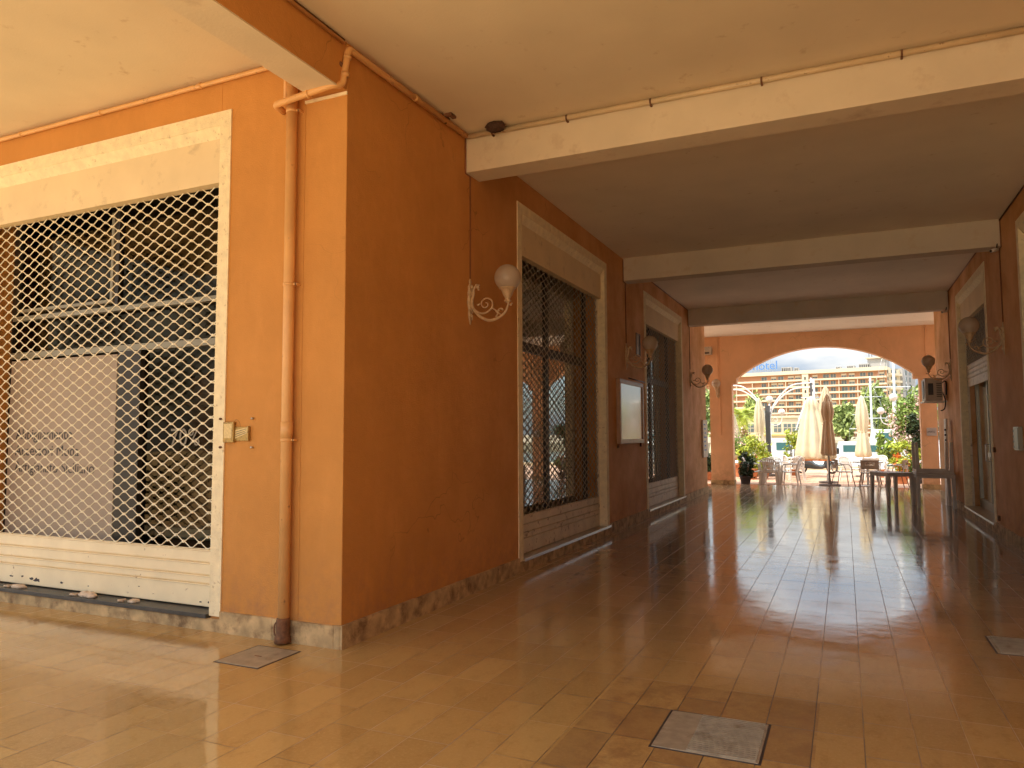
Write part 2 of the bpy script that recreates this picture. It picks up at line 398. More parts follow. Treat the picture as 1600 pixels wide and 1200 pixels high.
M['blue'] = mat('blue_sign_letters', (.10,.24,.55), .5, .05, 3)
M['metal_plate'] = mat('worn_steel_plate', (.36,.31,.23), .38, .2, 14, .1, 40, metal=.15, c2=(.22,.17,.11), mix2=(.55,.7), s2=8, pos=True)
M['rag'] = mat('dirty_rag', (.60,.48,.36), .9, .2, 20, .4, 60)
M['carpaint'] = mat('pale_sign_board', (.70,.66,.58), .5, .1, 8)

def glass_mat(name, tint, refl=1.0, rough=.02, base=.04):
    """shop glass: clear sheet with a mirror-like coat that grows at grazing angles"""
    m, N, L, B = nt(name); N.remove(B)
    tr = N.new('ShaderNodeBsdfTransparent'); tr.inputs[0].default_value = (*tint, 1)
    gl = N.new('ShaderNodeBsdfGlossy'); gl.inputs['Roughness'].default_value = rough; gl.inputs[0].default_value = (.95,.97,.95,1) if base > .01 else (1,.78,.5,1)  # front glass: warm surroundings put into the reflection colour
    fr = N.new('ShaderNodeFresnel'); fr.inputs[0].default_value = 1.6
    mu = N.new('ShaderNodeMath'); mu.operation = 'MULTIPLY_ADD'; mu.inputs[1].default_value = refl; mu.inputs[2].default_value = base; mu.use_clamp = True
    mx = N.new('ShaderNodeMixShader'); L.new(fr.outputs[0], mu.inputs[0]); L.new(mu.outputs[0], mx.inputs[0])
    L.new(tr.outputs[0], mx.inputs[1]); L.new(gl.outputs[0], mx.inputs[2]); L.new(mx.outputs[0], N['Material Output'].inputs[0])
    return m
M['glass_front'] = glass_mat('front_shop_glass', (.62,.6,.52), .45, base=.005)
M['glass'] = glass_mat('shop_glass', (.75,.78,.72), 3.2)
M['glass_dusty'] = glass_mat('dusty_door_glass', (.45,.55,.52), 1.6, .12)
M['floor'] = floor_mat()

def paving_mat(name, c1, c2, w, h, joint, rough=.8):
    m, N, L, B = nt(name); B.inputs['Roughness'].default_value = rough
    co = N.new('ShaderNodeNewGeometry').outputs['Position']
    b = N.new('ShaderNodeTexBrick'); b.inputs['Scale'].default_value = 1; b.inputs['Brick Width'].default_value = w; b.inputs['Row Height'].default_value = h
    b.inputs['Mortar Size'].default_value = .008; b.inputs['Color1'].default_value = (*c1,1); b.inputs['Color2'].default_value = (*c2,1)
    b.inputs['Mortar'].default_value = (*joint,1); L.new(co, b.inputs['Vector'])
    n = N.new('ShaderNodeTexNoise'); n.inputs['Scale'].default_value = 2.5; n.inputs['Detail'].default_value = 8; L.new(co, n.inputs['Vector'])
    r = N.new('ShaderNodeMapRange'); r.inputs[1].default_value=.35; r.inputs[2].default_value=.65; r.inputs[3].default_value=.8; r.inputs[4].default_value=1.1; L.new(n.outputs['Fac'], r.inputs[0])
    v = N.new('ShaderNodeVectorMath'); v.operation='SCALE'; L.new(b.outputs['Color'], v.inputs[0]); L.new(r.outputs[0], v.inputs['Scale']); L.new(v.outputs[0], B.inputs['Base Color'])
    return m
M['court'] = paving_mat('courtyard_stone_paving', (.80,.58,.32), (.74,.53,.29), .6, .4, (.4,.26,.15))
M['terrace'] = paving_mat('terracotta_terrace_paving', (.66,.41,.27), (.60,.36,.23), .3, .3, (.35,.2,.13))

def water_mat():
    m, N, L, B = nt('harbour_water'); B.inputs['Base Color'].default_value = (.04,.09,.09,1); B.inputs['Roughness'].default_value = .08
    B.inputs['IOR'].default_value = 1.33
    co = N.new('ShaderNodeNewGeometry').outputs['Position']; n = N.new('ShaderNodeTexNoise'); n.inputs['Scale'].default_value = 1.2; n.inputs['Detail'].default_value = 5
    L.new(co, n.inputs['Vector']); bp = N.new('ShaderNodeBump'); bp.inputs['Distance'].default_value = .15; bp.inputs['Strength'].default_value = .6
    L.new(n.outputs['Fac'], bp.inputs['Height']); L.new(bp.outputs[0], B.inputs['Normal']); return m
M['water'] = water_mat()

# ------------------------------------------------------------------ dimensions
W = 5.497; C = 4.575; BZ = 4.185; YA = 18.9; YE = 15.75; YR = 16.35
BACK = -4.9      # unseen edge of the slab over the left bay, cut back for daylight
# ------------------------------------------------------------------ ground and setting
tag(MB().quad((-12,-4.2,0),(12,-4.2,0),(12,19.3,0),(-12,19.3,0)).build('floor', M['floor']), kind='structure')
tag(MB().quad((-60,-60,-.004),(60,-60,-.004),(60,-4.2,-.004),(-60,-4.2,-.004)).build('courtyard_ground', M['court']), kind='structure')
tag(MB().quad((-60,-4.2,-.004),(-12,-4.2,-.004),(-12,19.3,-.004),(-60,19.3,-.004)).build('side_ground', M['court']), kind='structure')
tag(MB().quad((12,-4.2,-.004),(60,-4.2,-.004),(60,19.3,-.004),(12,19.3,-.004)).build('side_ground', M['court']), kind='structure')
tag(MB().box(-60,60,19.3,30.6,-.6,-.03).build('terrace', M['terrace']), kind='structure')
tag(MB().box(-60,60,30.604,31.3,-1.6,.12).build('quay_kerb', mat('quay_stone', (.60,.48,.30), .8, .1, 2, .2, 20)), kind='structure')
tag(MB().quad((-400,31.3,-1.2),(400,31.3,-1.2),(400,112,-1.2),(-400,112,-1.2)).build('water', M['water']), kind='structure')
g = MB(); g.quad((-3000,112,.2),(3000,112,.2),(3000,5000,.2),(-3000,5000,.2)); g.quad((-3000,112,-1.4),(3000,112,-1.4),(3000,112,.2),(-3000,112,.2))
tag(g.build('far_ground', mat('far_quay_ground', (.34,.27,.17), .9, .25, .05)), kind='structure')
s_ = MB(); s_.box(-7.6,12,BACK,YE,C,C+.35); s_.box(-3.0,7.4,YE,19.3,C,C+.35)  # unseen outer edges of the slab cut back to let more daylight in
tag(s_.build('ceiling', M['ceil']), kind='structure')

# ------------------------------------------------------------------ walls
def wall_with_openings(mb, a0, a1, t0, t1, z1, opens, along):
    """along 'x': wall spans a in x, thickness in y.  opens: (b0,b1,zb,zt)"""
    def bx(p, q, z0, zz):
        if along == 'x': mb.box(p, q, t0, t1, z0, zz)
        else: mb.box(t0, t1, p, q, z0, zz)
    cur = a0
    for (b0, b1, zb, zt) in opens:
        bx(cur, b0, 0, z1); bx(b0, b1, 0, zb); bx(b0, b1, zt, z1); cur = b1
    bx(cur, a1, 0, z1)

front = thing('shop_wall', 'bright orange plaster wall with pilaster and downpipe, facing the camera on the left', 'wall')
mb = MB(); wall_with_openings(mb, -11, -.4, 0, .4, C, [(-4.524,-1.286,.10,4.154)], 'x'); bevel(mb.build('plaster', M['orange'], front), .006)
left = thing('arcade_wall', 'long orange wall running down the left side of the passage', 'wall')
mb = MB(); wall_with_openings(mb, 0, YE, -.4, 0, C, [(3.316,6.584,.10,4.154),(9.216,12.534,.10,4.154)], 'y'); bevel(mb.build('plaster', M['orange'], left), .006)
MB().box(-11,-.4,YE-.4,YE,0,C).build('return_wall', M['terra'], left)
right = thing('arcade_wall', 'shaded orange wall down the right side of the passage with a glass door', 'wall')
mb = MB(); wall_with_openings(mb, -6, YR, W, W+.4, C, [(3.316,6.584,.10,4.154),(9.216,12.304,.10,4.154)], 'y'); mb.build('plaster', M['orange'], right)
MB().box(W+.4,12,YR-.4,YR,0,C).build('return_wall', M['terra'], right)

# skirtings
def skirt_x(parent, segs, y):
    mb = MB()
    for (a, b, h) in segs:
        x = a
        while x < b - .01:
            e = min(b, x + random.uniform(.42,.62)); mb.box(x+.0015, e-.0015, y-.022-random.uniform(0,.002), y+.05, 0, h+random.uniform(-.003,.003)); x = e
    return mb.build('skirting', M['skirt'], parent)
def skirt_y(parent, segs, x, s):
    mb = MB()
    for (a, b, h) in segs:
        y = a
        while y < b - .01:
            e = min(b, y + random.uniform(.42,.62)); q = x + s*(.022+random.uniform(0,.002))
            mb.box(min(q, x-s*.05), max(q, x-s*.05), y+.0015, e-.0015, 0, h+random.uniform(-.003,.003)); y = e
    return mb.build('skirting', M['skirt'], parent)
skirt_x(front, [(-11,-4.64,.15),(-1.17,.0,.165)], 0)
MB().box(-4.64,-1.17,-.018,.03,0,.10).build('plinth', M['skirt'], front)
skirt_y(left, [(-.022,3.2,.165),(6.7,9.1,.165),(12.65,YE,.165)], 0, 1)
mb = MB(); mb.box(-.03,.02,3.2,6.7,0,.115); mb.box(-.03,.02,9.1,12.65,0,.115); mb.build('plinth', M['skirt'], left)
skirt_y(right, [(-6,3.2,.165),(6.7,9.1,.165),(12.42,YR,.165)], W, -1)
mb = MB(); mb.box(W-.02,W+.03,3.2,6.7,0,.115); mb.box(W-.02,W+.03,9.1,12.42,0,.115); mb.build('plinth', M['skirt'], right)

# trims (door surrounds) : outer, inner edges
def trim_x(parent, x0, x1, y):
    mb = MB(); a = y-.012; b = y+.127
    mb.box(x0, x0+.12, a, b, .12, 4.27); mb.box(x1-.12, x1, a, b, .12, 4.27); mb.box(x0+.12, x1-.12, a, b, 4.15, 4.27)
    # splayed inner bead
    mb.prism([(y-.006,4.15),(y+.05,4.07),(y+.05,4.15)], x0+.12, x1-.12, 'x')
    return mb.build('door_surround', M['trim'], parent)
def trim_y(parent, y0, y1, x, s):
    mb = MB(); a, b = sorted((x+s*.012, x-s*.127))
    mb.box(a, b, y0, y0+.12, .12, 4.27); mb.box(a, b, y1-.12, y1, .12, 4.27); mb.box(a, b, y0+.12, y1-.12, 4.15, 4.27)
    mb.prism([(x+s*.006,4.15),(x-s*.05,4.07),(x-s*.05,4.15)], y0+.12, y1-.12, 'y')
    return mb.build('door_surround', M['trim'], parent)
trim_x(front, -4.64, -1.17, 0)
trim_y(left, 3.2, 6.7, 0, 1); trim_y(left, 9.1, 12.65, 0, 1)
trim_y(right, 3.2, 6.7, W, -1); trim_y(right, 9.1, 12.42, W, -1)

# sills
mb = MB(); mb.box(-4.60,-1.29,-.045,.40,.102,.135); bevel(mb.build('sill', M['slate'], front), .003)
def sill_y(parent, y0, y1, x, s):
    a, b = sorted((x+s*.03, x-s*.40)); mb = MB(); mb.box(a, b, y0, y1, .117, .142); mb.build('sill', M['marble'], parent)
    a, b = sorted((x+s*.034, x+s*.030)); mb = MB(); mb.box(a, b, y0, y1, .112, .147); mb.build('edge_strip', M['silver'], parent)
M['marble'] = mat('sill_marble', (.42,.34,.24), .3, .2, 8, pos=True)
sill_y(left, 3.32, 6.72, 0, 1); sill_y(left, 9.22, 12.66, 0, 1); sill_y(right, 3.32, 6.6, W, -1); sill_y(right, 9.2, 12.3, W, -1)

# shop rooms behind the openings (part of the walls)
def room(parent, x0, x1, y0, y1, skip):
    mb = MB(); t = .08
    if skip != 'x0': mb.box(x0-t, x0, y0, y1, 0, 4.3)
    if skip != 'x1': mb.box(x1, x1+t, y0, y1, 0, 4.3)
    if skip != 'y0': mb.box(x0, x1, y0-t, y0, 0, 4.3)
    if skip != 'y1': mb.box(x0, x1, y1, y1+t, 0, 4.3)
    mb.box(x0, x1, y0, y1, 4.2, 4.3); mb.box(x0, x1, y0, y1, .06, .10)
    return mb.build('shop_interior', M['interior'], parent)
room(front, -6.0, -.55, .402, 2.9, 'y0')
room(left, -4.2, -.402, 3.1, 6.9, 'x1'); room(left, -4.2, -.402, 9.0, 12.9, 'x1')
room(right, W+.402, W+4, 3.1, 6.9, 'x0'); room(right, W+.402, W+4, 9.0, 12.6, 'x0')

# arch wall
archw = thing('arch_wall', 'terracotta wall with a wide segmental arch opening onto the sunny terrace', 'wall')
def arch_panel(mb, xl, xr, y0, y1, ztop):
    """opening between piers xl..xr, spring ledges .14 wide at z 3.09/3.25"""
    n = 40; l = xl+.14; r = xr-.14; c = (l+r)/2; h = (r-l)/2; rise = 4.11-3.25; R = (h*h+rise*rise)/(2*rise)
    pts = []
    for i in range(n+1):
        x = l + (r-l)*i/n; z = 4.11 - (R - math.sqrt(R*R-(x-c)**2)); pts.append((x, z))
    for i in range(n):
        (xa, za), (xb, zb) = pts[i], pts[i+1]
        mb.add([(xa,y0,za),(xb,y0,zb),(xb,y0,ztop),(xa,y0,ztop),(xa,y1,za),(xb,y1,zb),(xb,y1,ztop),(xa,y1,ztop)],
               [(0,1,2,3),(5,4,7,6),(0,4,5,1)])
    mb.box(xl, l, y0, y1, 3.09, ztop); mb.box(r, xr, y0, y1, 3.09, ztop)
mb = MB(); ZT = C
piers = [(-6.15,-5.48),(-.41,.26),(5.33,5.74),(11.4,12.0)]
for a, b in piers: mb.box(a, b, YA, YA+.38, 0, ZT)
arch_panel(mb, -5.48, -.41, YA, YA+.38, ZT); arch_panel(mb, .26, 5.33, YA, YA+.38, ZT); arch_panel(mb, 5.74, 11.4, YA, YA+.38, ZT)
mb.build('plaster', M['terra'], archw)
mb = MB()
for a, b in piers: mb.box(a-.018, b+.018, YA-.02, YA+.40, 0, .14)
mb.build('skirting', M['skirt'], archw)
mb = MB()
mb.tube([(-.09,YA-.01,1.52),(-.09,YA-.01,C)], .010, 6); mb.tube([(-.14,YA-.01,3.2),(-.14,YA-.01,C)], .008, 6); mb.tube([(5.52,YA-.01,3.2),(5.52,YA-.01,C)], .012, 6)
mb.build('conduit', M['terra'], archw)

# beams
def beam(y, label):
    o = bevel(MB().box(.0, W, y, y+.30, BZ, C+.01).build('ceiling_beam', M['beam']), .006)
    return tag(o, label, 'beam', 'beams across the passage ceiling')
beam(1.93, 'nearest cream ceiling beam with a pipe along its top edge')
beam(7.70, 'middle ceiling beam crossing above the notice board')
beam(13.44, 'farthest ceiling beam, just before the arch wall')
lb = thing('ceiling_beam', 'orange sided beam with pale underside ending on the corner pilaster', 'beam')
MB().box(-.31, -.006, -4.2, -.004, BZ+.012, C+.01).build('beam_side', M['orange'], lb)
MB().box(-.31, -.008, -4.2, -.10, BZ, BZ+.011).build('beam_underside', M['beam'], lb)
# pale strip capping the pilaster
MB().box(-.40, .002, -.012, .0, 4.163, 4.186).build('paint_strip', M['trim'], front)

# ------------------------------------------------------------------ pipes
dp = thing('downpipe', 'thick orange downpipe running from ceiling to floor beside the corner', 'pipe', (-.49,-.055,0))
mb = MB(); mb.tube([(-.49,-.055,.02),(-.49,-.055,C)], .042, 18); mb.build('pipe', M['pipe'], dp)
for z in (1.52, 2.72, 4.1):
    mb = MB(); mb.tube([(-.49,-.055,z-.012),(-.49,-.055,z+.012)], .046, 18); mb.box(-.45,-.415,-.06,-.045,z-.008,z+.008); mb.box(-.43,-.42,-.06,.0,z-.008,z+.008); mb.build('clamp', M['pipe'], dp)
mb = MB(); mb.tube([(-.49,-.055,1.53),(-.49,-.055,1.66)], .0455, 18); mb.build('joint_sleeve', M['pipe'], dp)
mb = MB(); mb.tube([(-.49,-.06,.01),(-.49,-.06,.05),(-.49,-.06,.06),(-.49,-.06,.17),(-.49,-.06,.19)], [.062,.06,.05,.05,.046], 18); mb.build('iron_boot', M['rust'], dp)
mb = MB(); pts = [(-.545+.02*math.cos(a), -.07, .10+.05*math.sin(a)) for a in [PI*.5+i*PI/8 for i in range(9)]]; mb.tube(pts, .006, 6); mb.build('iron_hook', M['rust'], dp)

hp = thing('gas_pipe', 'orange pipe that bends round the top of the pilaster and follows the ceiling edge', 'pipe', (0.03,0,4.2))
def bend(points, r=.05, k=5):
    """polyline with rounded corners"""
    P = [Vector(p) for p in points]; out = [P[0]]
    for i in range(1, len(P)-1):
        a = (P[i-1]-P[i]).normalized(); b = (P[i+1]-P[i]).normalized()
        for j in range(k+1):
            t = j/k; q = P[i] + a*r*(1-t)**2 + b*r*t**2; out.append(q)
    out.append(P[-1]); return out
mb = MB(); mb.tube(bend([(-.60,-.02,4.13),(-.60,-.13,4.14),(-.04,-.13,4.19),(.0,-.06,4.21),(.035,-.04,4.50),(.04,1.86,4.535)], .04), .026, 12); mb.build('pipe', M['pipe'], hp)
for (p, q) in [((-.28,-.13,4.165),(-.26,-.13,4.167)), ((.028,-.044,4.42),(.031,-.042,4.44)), ((.039,.9,4.52),(.039,.93,4.52)), ((.016,-.052,4.28),(.019,-.05,4.31))]:
    MB().tube([p, q], .032, 12).build('clamp', M['pipe'], hp)
MB().ball((-.012,-.075,4.37), .022, 10, 8).build('valve', M['rust'], hp)
cp = thing('ceiling_pipe', 'thin orange pipe along the ceiling edge above the large shutter', 'pipe', (-1.0,-.03,4.53))
mb = MB(); mb.tube([(-10,-.035,4.525),(-.60,-.035,4.525),(-.57,-.035,4.50),(-.57,-.035,4.2)], .02, 10); mb.build('pipe', M['pipe'], cp)
for x in (-3.9,-2.75,-1.5): MB().tube([(x-.01,-.035,4.525),(x+.01,-.035,4.525)], .026, 10).build('clamp', M['pipe'], cp)
bp_ = thing('beam_pipe', 'cream pipe running along the top of the nearest ceiling beam', 'pipe', (.05,1.88,4.5))
MB().tube([(.045,1.895,4.535),(W,1.895,4.535)], .024, 12).build('pipe', M['pipe_cream'], bp_)
for x in (.32,1.1,1.9,2.85,3.9,4.9): mb = MB(); mb.tube([(x-.008,1.895,4.535),(x+.008,1.895,4.535)], .029, 12); mb.box(x-.008,x+.008,1.89,1.935,4.50,4.515); mb.build('clamp', M['rust'], bp_)
MB().tube([(.04,1.915,4.562),(W,1.915,4.562)], .012, 6).build('filler_bead', M['pipe_cream'], bp_)
ca = thing('ceiling_cable', 'thin dark cable along the ceiling above the orange beam towards the camera', 'cable', (0,-1,4.5))
mb = MB(); mb.tube([(.012,-4.1,4.562),(.012,-.06,4.562)], .008, 6); mb.build('sheath', M['rust'], ca)
mb2 = MB(); mb2.tube([(.018,-4.1,4.54),(.014,-.06,4.54)], .014, 6); mb2.build('conduit', M['pipe'], ca)
# conduits following the beams down to the lamps
def lamp_conduit(x, s, y, label):
    t = thing('lamp_conduit', label, 'cable', (x,y,3.1), 0, 'conduits feeding the wall lamps')
    yb = {2.02:1.93, 7.82:7.70, 13.56:13.44}[y]
    pts = [(x+s*.008,yb-.012,C-.02),(x+s*.008,yb-.012,BZ-.012),(x+s*.008,y,BZ-.016),(x+s*.008,y,3.12)]
    MB().tube(pts, .009, 6).build('tube', M['cable'], t)
M['cable'] = mat('painted_conduit', (.26,.10,.04), .5, .2, 9)
lamp_conduit(0, 1, 2.02, 'conduit dropping from the nearest beam to the nearest left wall lamp')
lamp_conduit(0, 1, 7.82, 'dark conduit down to the lamp above the notice board')
lamp_conduit(0, 1, 13.56, 'conduit down to the left wall lamp beside the arch wall')
lamp_conduit(W, -1, 7.82, 'dark conduit down to the nearer lamp on the right wall')
lamp_conduit(W, -1, 13.56, 'conduit down to the right wall lamp above the air conditioner')
for (y0, y1, x, s, lb_) in [(8.0,13.44,0,1,'thin cable along the ceiling edge above the second passage shutter'),(8.0,13.44,W,-1,'thin cable along the ceiling edge above the glass door'),(2.25,7.69,W,-1,'dark cable along the ceiling edge at the upper right')]:
    t = thing('ceiling_cable', lb_, 'cable', (x,y0,4.5)); MB().tube([(x+s*.012,y0,C-.02),(x+s*.012,y1,C-.02)], .010, 6).build('sheath', M['rust'] if y0<5 else M['cable'], t)

# ------------------------------------------------------------------ roller shutters
def wires(w, z0, z1, lam=.185, dz=.049, r=.0067):
    """interlinked wavy wires in the local xz-plane (x along the wall)"""
    mb = MB(); ph = [(0,-1),(.055,-.95),(.12,-.72),(.38,.72),(.445,.95),(.5,1),(.555,.95),(.62,.72),(.88,-.72),(.945,-.95)]
    rows = int((z1-z0)/dz); dz = (z1-z0)/rows; a = dz/2*.96; per = int(w/lam)+1
    for k in range(rows):
        sg = 1 if k % 2 else -1; zc = z0 + dz*(k+.5); vs = []; fs = []
        pts = []
        for p in range(per):
            for (t, q) in ph:
                x = (p+t)*lam
                if x <= w: pts.append((x, zc + sg*a*q))
        yy = .002*sg
        for (x, z) in pts: vs += [(x, yy-r, z), (x, yy, z+r), (x, yy+r, z), (x, yy, z-r)]
        for i in range(len(pts)-1):
            for j in range(4):
                A = i*4+j; Bq = i*4+(j+1)%4; fs.append((A, Bq, Bq+4, A+4))
        mb.add(vs, fs, True)
        for p in range(per+1):          # little links where two wires meet
            for hx in (0, .5):
                x = (p+hx)*lam; up = (k % 2 == 1) == (hx == 0)
                if x < w and up and k > 0: zc2 = z0+dz*k; mb.box(x-.0065, x+.0065, -.009, .009, zc2-.011, zc2+.011)
    return mb
def slats(w, z0, z1, n=4, lip=.02):
    """stack of horizontal slats with a raised bead between them, the bottom one tall"""
    mb = MB(); hs = [.22] + [(1-.22)/(n)]*n; tot = z1-z0; z = z0
    prof = []
    fr = [.40,.15,.22,.23] if n == 4 else [.40] + [.60/n]*n; z = z0
    for i, q in enumerate(fr):
        h = q*tot; t = z+h
        prof += [(-.012, z+.006), (-.012, t-.020), (-.022, t-.014), (-.022, t-.006), (.006, t-.004), (.006, t)]
        z = t
    prof = [(.012, z0), (-.010, z0)] + prof + [(.012, z1)]
    mb.prism([(a, b) for a, b in prof], 0, w, 'x')
    return mb
def shutter(label, loc, rz, w, mats, ztop=3.69, zmesh=.60, zbot=.148, cat='shutter', n=4):
    t = thing('roller_shutter', label, cat, loc, rz, 'roller shutters of the arcade shops')
    wires(w, zmesh, ztop+.01).build('grille', mats[0], t, world=False)
    slats(w, zbot, zmesh, n).build('slat_panel', mats[1], t, world=False)
    MB().box(0, w, -.077, .02, 3.69, 4.149).build('housing', mats[2], t, world=False)
    mb = MB(); mb.box(-.004,.03,-.018,.018,.142,3.688); mb.build('guide_rail', mats[1], t, world=False)
    mb = MB(); mb.box(w-.03,w+.004,-.018,.018,.142,3.688); mb.build('guide_rail', mats[1], t, world=False)
    return t
s1 = shutter('wide cream shutter lit brightly on the left, with Abbigliamento panel behind', (-4.516,.127,0), 0, 3.222, (M['wire_cream'], M['steel_cream'], M['housing']), zmesh=.615)
# left wall: local x -> world +y  (rz=90deg), local -y -> world +x
s2 = shutter('nearest shutter in the passage, dark grille just past the first globe lamp', (-.127,3.324,0), PI/2, 3.252, (M['wire_grey'], M['slat_old'], M['housing']))
s3 = shutter('shutter on the left wall between the notice board and the arch', (-.127,9.224,0), PI/2, 3.302, (M['wire_grey'], M['slat_old'], M['housing']))
# right wall: local x -> world -y (rz=-90), local -y -> world -x
s4 = shutter('half raised shutter above the glass door on the right', (W+.127,12.296,0), -PI/2, 3.07, (M['wire_grey'], M['slat_old'], M['housing']), zmesh=2.86, zbot=2.44, n=3)
s5 = shutter('shutter at the far right edge of the picture, nearest the camera', (W+.127,6.576,0), -PI/2, 3.25, (M['wire_grey'], M['slat_old'], M['housing']))

# flaking paint on the bottom of the big shutter + rags
rnd = random.Random(3)
M['bare'] = mat('bare_dark_metal', (.05,.04,.045), .6, .2, 20)
for (x, z, q) in [(-3.62,.20,.05),(-3.70,.21,.03),(-3.27,.205,.022),(-3.84,.22,.02),(-4.0,.21,.03),(-1.42,.185,.022),(-1.36,.19,.03),(-1.52,.18,.018),(-2.25,.25,.012),(-2.9,.2,.012)]:
    n = 9; pts = [(x+q*rnd.uniform(.5,1.3)*math.cos(2*PI*i/n), z+q*.45*rnd.uniform(.4,1.3)*math.sin(2*PI*i/n)) for i in range(n)]
    MB().prism(pts, .1145, .1165, 'y').build('paint_chip', M['bare'], s1)
for i, (x, q, lb_) in enumerate([(-2.78,.075,'largest crumpled pale rag on the slate sill of the wide shutter'),(-2.22,.05,'small looped rag on the slate sill, right of the crumpled one'),(-3.75,.06,'flat dirty rag at the left end of the slate sill')]):
    mb = MB(); r_ = random.Random(i+5)
    [mb.ball((x+r_.uniform(-.8,.8)*q,.03+r_.uniform(-.02,.02),.138+q*.15), q*r_.uniform(.55,.75), 10, 7, 1.5, .8, .5, .2, r_) for _ in range(5)]
    mb.tube([(x-q*1.5,.0,.142),(x-q*2.3,-.02,.150),(x-q*2.8,.01,.143),(x-q*1.6,.03,.15)], .008, 6)
    tag(mb.build('rag', M['rag']), lb_, 'rag')

# ------------------------------------------------------------------ shop windows
sw = thing('shop_window', 'shop front window behind the wide cream shutter with dark mullions', 'window', (-2.9,.36,.1))
yw = .36
mb = MB()
for (x0, x1) in [(-4.50,-4.42),(-2.98,-2.92),(-1.36,-1.29)]: mb.box(x0, x1, yw-.03, yw+.03, 2.80, 3.95)
mb.box(-4.52,-1.29,yw-.03,yw+.03,3.80,3.95)
mb.box(-4.62,-4.50,yw-.03,yw+.03,.14,3.95)
mb.build('frame', M['dark'], sw)
MB().box(-4.50,-1.29,yw-.035,yw+.035,2.755,2.80).build('transom', M['alu'], sw)
mb = MB(); mb.box(-4.42,-2.98,yw-.04,yw+.02,2.84,2.87); mb.box(-3.02,-2.985,yw-.04,yw+.02,2.87,3.72); mb.build('inner_frame', M['alu'], sw)
mb = MB(); mb.box(-4.50,-1.29,yw-.035,yw+.035,2.36,2.42); mb.build('lower_rail', M['alu'], sw)
MB().box(-2.86,-2.56,yw-.05,yw+.04,.14,2.358).build('door_stile', M['dark'], sw)
mb = MB(); mb.quad((-4.42,yw,2.80),(-1.36,yw,2.80),(-1.36,yw,3.80),(-4.42,yw,3.80)); mb.quad((-4.5,yw,2.42),(-1.29,yw,2.42),(-1.29,yw,2.72),(-4.5,yw,2.72)); mb.quad((-2.56,yw,.14),(-1.36,yw,.14),(-1.36,yw,2.36),(-2.56,yw,2.36))
mb.build('glass', M['glass_front'], sw)
text_part('lettering', '70%', .22, M['pale_ink'], sw, (-2.20,yw-.006,1.47), ROT_F)
MB().box(-1.40,-1.34,yw-.033,yw+.033,.14,2.359).build('door_jamb', M['alu'], sw)
pp = thing('poster_panel', 'grey beige panel reading Abbigliamento Accessori Moda Artigianato Siciliano', 'panel', (-3.6,.33,.14))
bevel(MB().box(-4.47,-2.88,.315,.330,.42,2.335).build('board', M['poster'], pp), .003)
for i, t_ in enumerate(['Abbigliamento', 'Accessori Moda', 'Artigianato Siciliano']):
    xo = -4.35
    for wd in t_.split():
        q = text_part('lettering', wd, .15, M['ink'], pp, (xo,.3145,1.53-.165*i), ROT_F, depth=.0008)
        xo += max(v_.co.x for v_ in q.data.vertices) - min(v_.co.x for v_ in q.data.vertices) + .05
# things standing in the shop
sh = thing('display_shelf', 'brown wooden shelf unit standing inside the shop behind the glass', 'shelf', (-2.0,.9,.1))
MB().box(-2.60,-1.55,.95,1.0,.10,2.15).build('back_board', M['wood'], sh)
mb = MB(); [mb.box(-2.60,-1.55,.75,.95,z,z+.03) for z in (.5,.95,1.4,1.85)]; mb.build('shelf_board', M['wood'], sh)
ct = thing('shop_counter', 'pale counter standing low behind the glass of the wide shop front', 'counter', (-1.9,.6,.1))
bevel(MB().box(-2.6,-1.45,.55,.78,.60,.70).build('counter_top', M['alu'], ct), .01)
MB().box(-2.55,-1.5,.6,.76,.10,.60).build('counter_body', M['wood'], ct)
cr = thing('cardboard_carton', 'tan carton on end behind the right edge of the shop glass', 'box', (-1.2,1.0,.1))
bevel(MB().box(-1.52,-1.0,.85,1.2,.10,2.1).build('carton_body', mat('cardboard', (.42,.26,.13), .8, .1, 6), cr), .01)

def side_window(label, loc, rz, w):
    t = thing('shop_window', label, 'window', loc, rz)
    mb = MB()
    for (a, b) in [(0,.08),(w*.47,w*.47+.10),(w-.08,w)]: mb.box(a, b, -.03, .03, .14, 4.0)
    mb.box(.08,w-.08,-.028,.028,2.62,2.74); mb.box(.08,w-.08,-.028,.028,3.9,4.0); mb.box(.08,w-.08,-.028,.028,.14,.24)
    mb.build('frame', M['dark'], t, world=False)
    MB().quad((.08,.0,.24),(w-.08,0,.24),(w-.08,0,3.9),(.08,0,3.9)).build('glass', M['glass'], t, world=False)
    return t
side_window('dark framed shop window behind the nearest passage shutter', (-.33,3.32,0), PI/2, 3.26)
side_window('dark framed shop window behind the shutter next to the arch', (-.33,9.22,0), PI/2, 3.31)
side_window('shop window behind the shutter at the right picture edge', (W+.33,6.58,0), -PI/2, 3.26)
def furn(label, loc, sx, sy, h, mt):
    t = thing('display_cabinet', label, 'cabinet', loc, 0)
    bevel(MB().box(-sx/2,sx/2,-sy/2,sy/2,0,h).build('cabinet_body', mt, t, world=False), .01)
    mb = MB(); [mb.box(sx/2,sx/2+.02,-sy/2,sy/2,h*k/4-.01,h*k/4+.02) for k in (1,2,3,4)]; mb.build('shelf_edge', M['alu'], t, world=False)
furn('grey cabinet inside the shop behind the nearest passage shutter', (-1.5,5.2,.1), .5, 1.3, 1.5, M['alu'])
furn('grey cabinet inside the shop behind the shutter next to the arch', (-1.5,11,.1), .5, 1.3, 1.5, M['alu'])

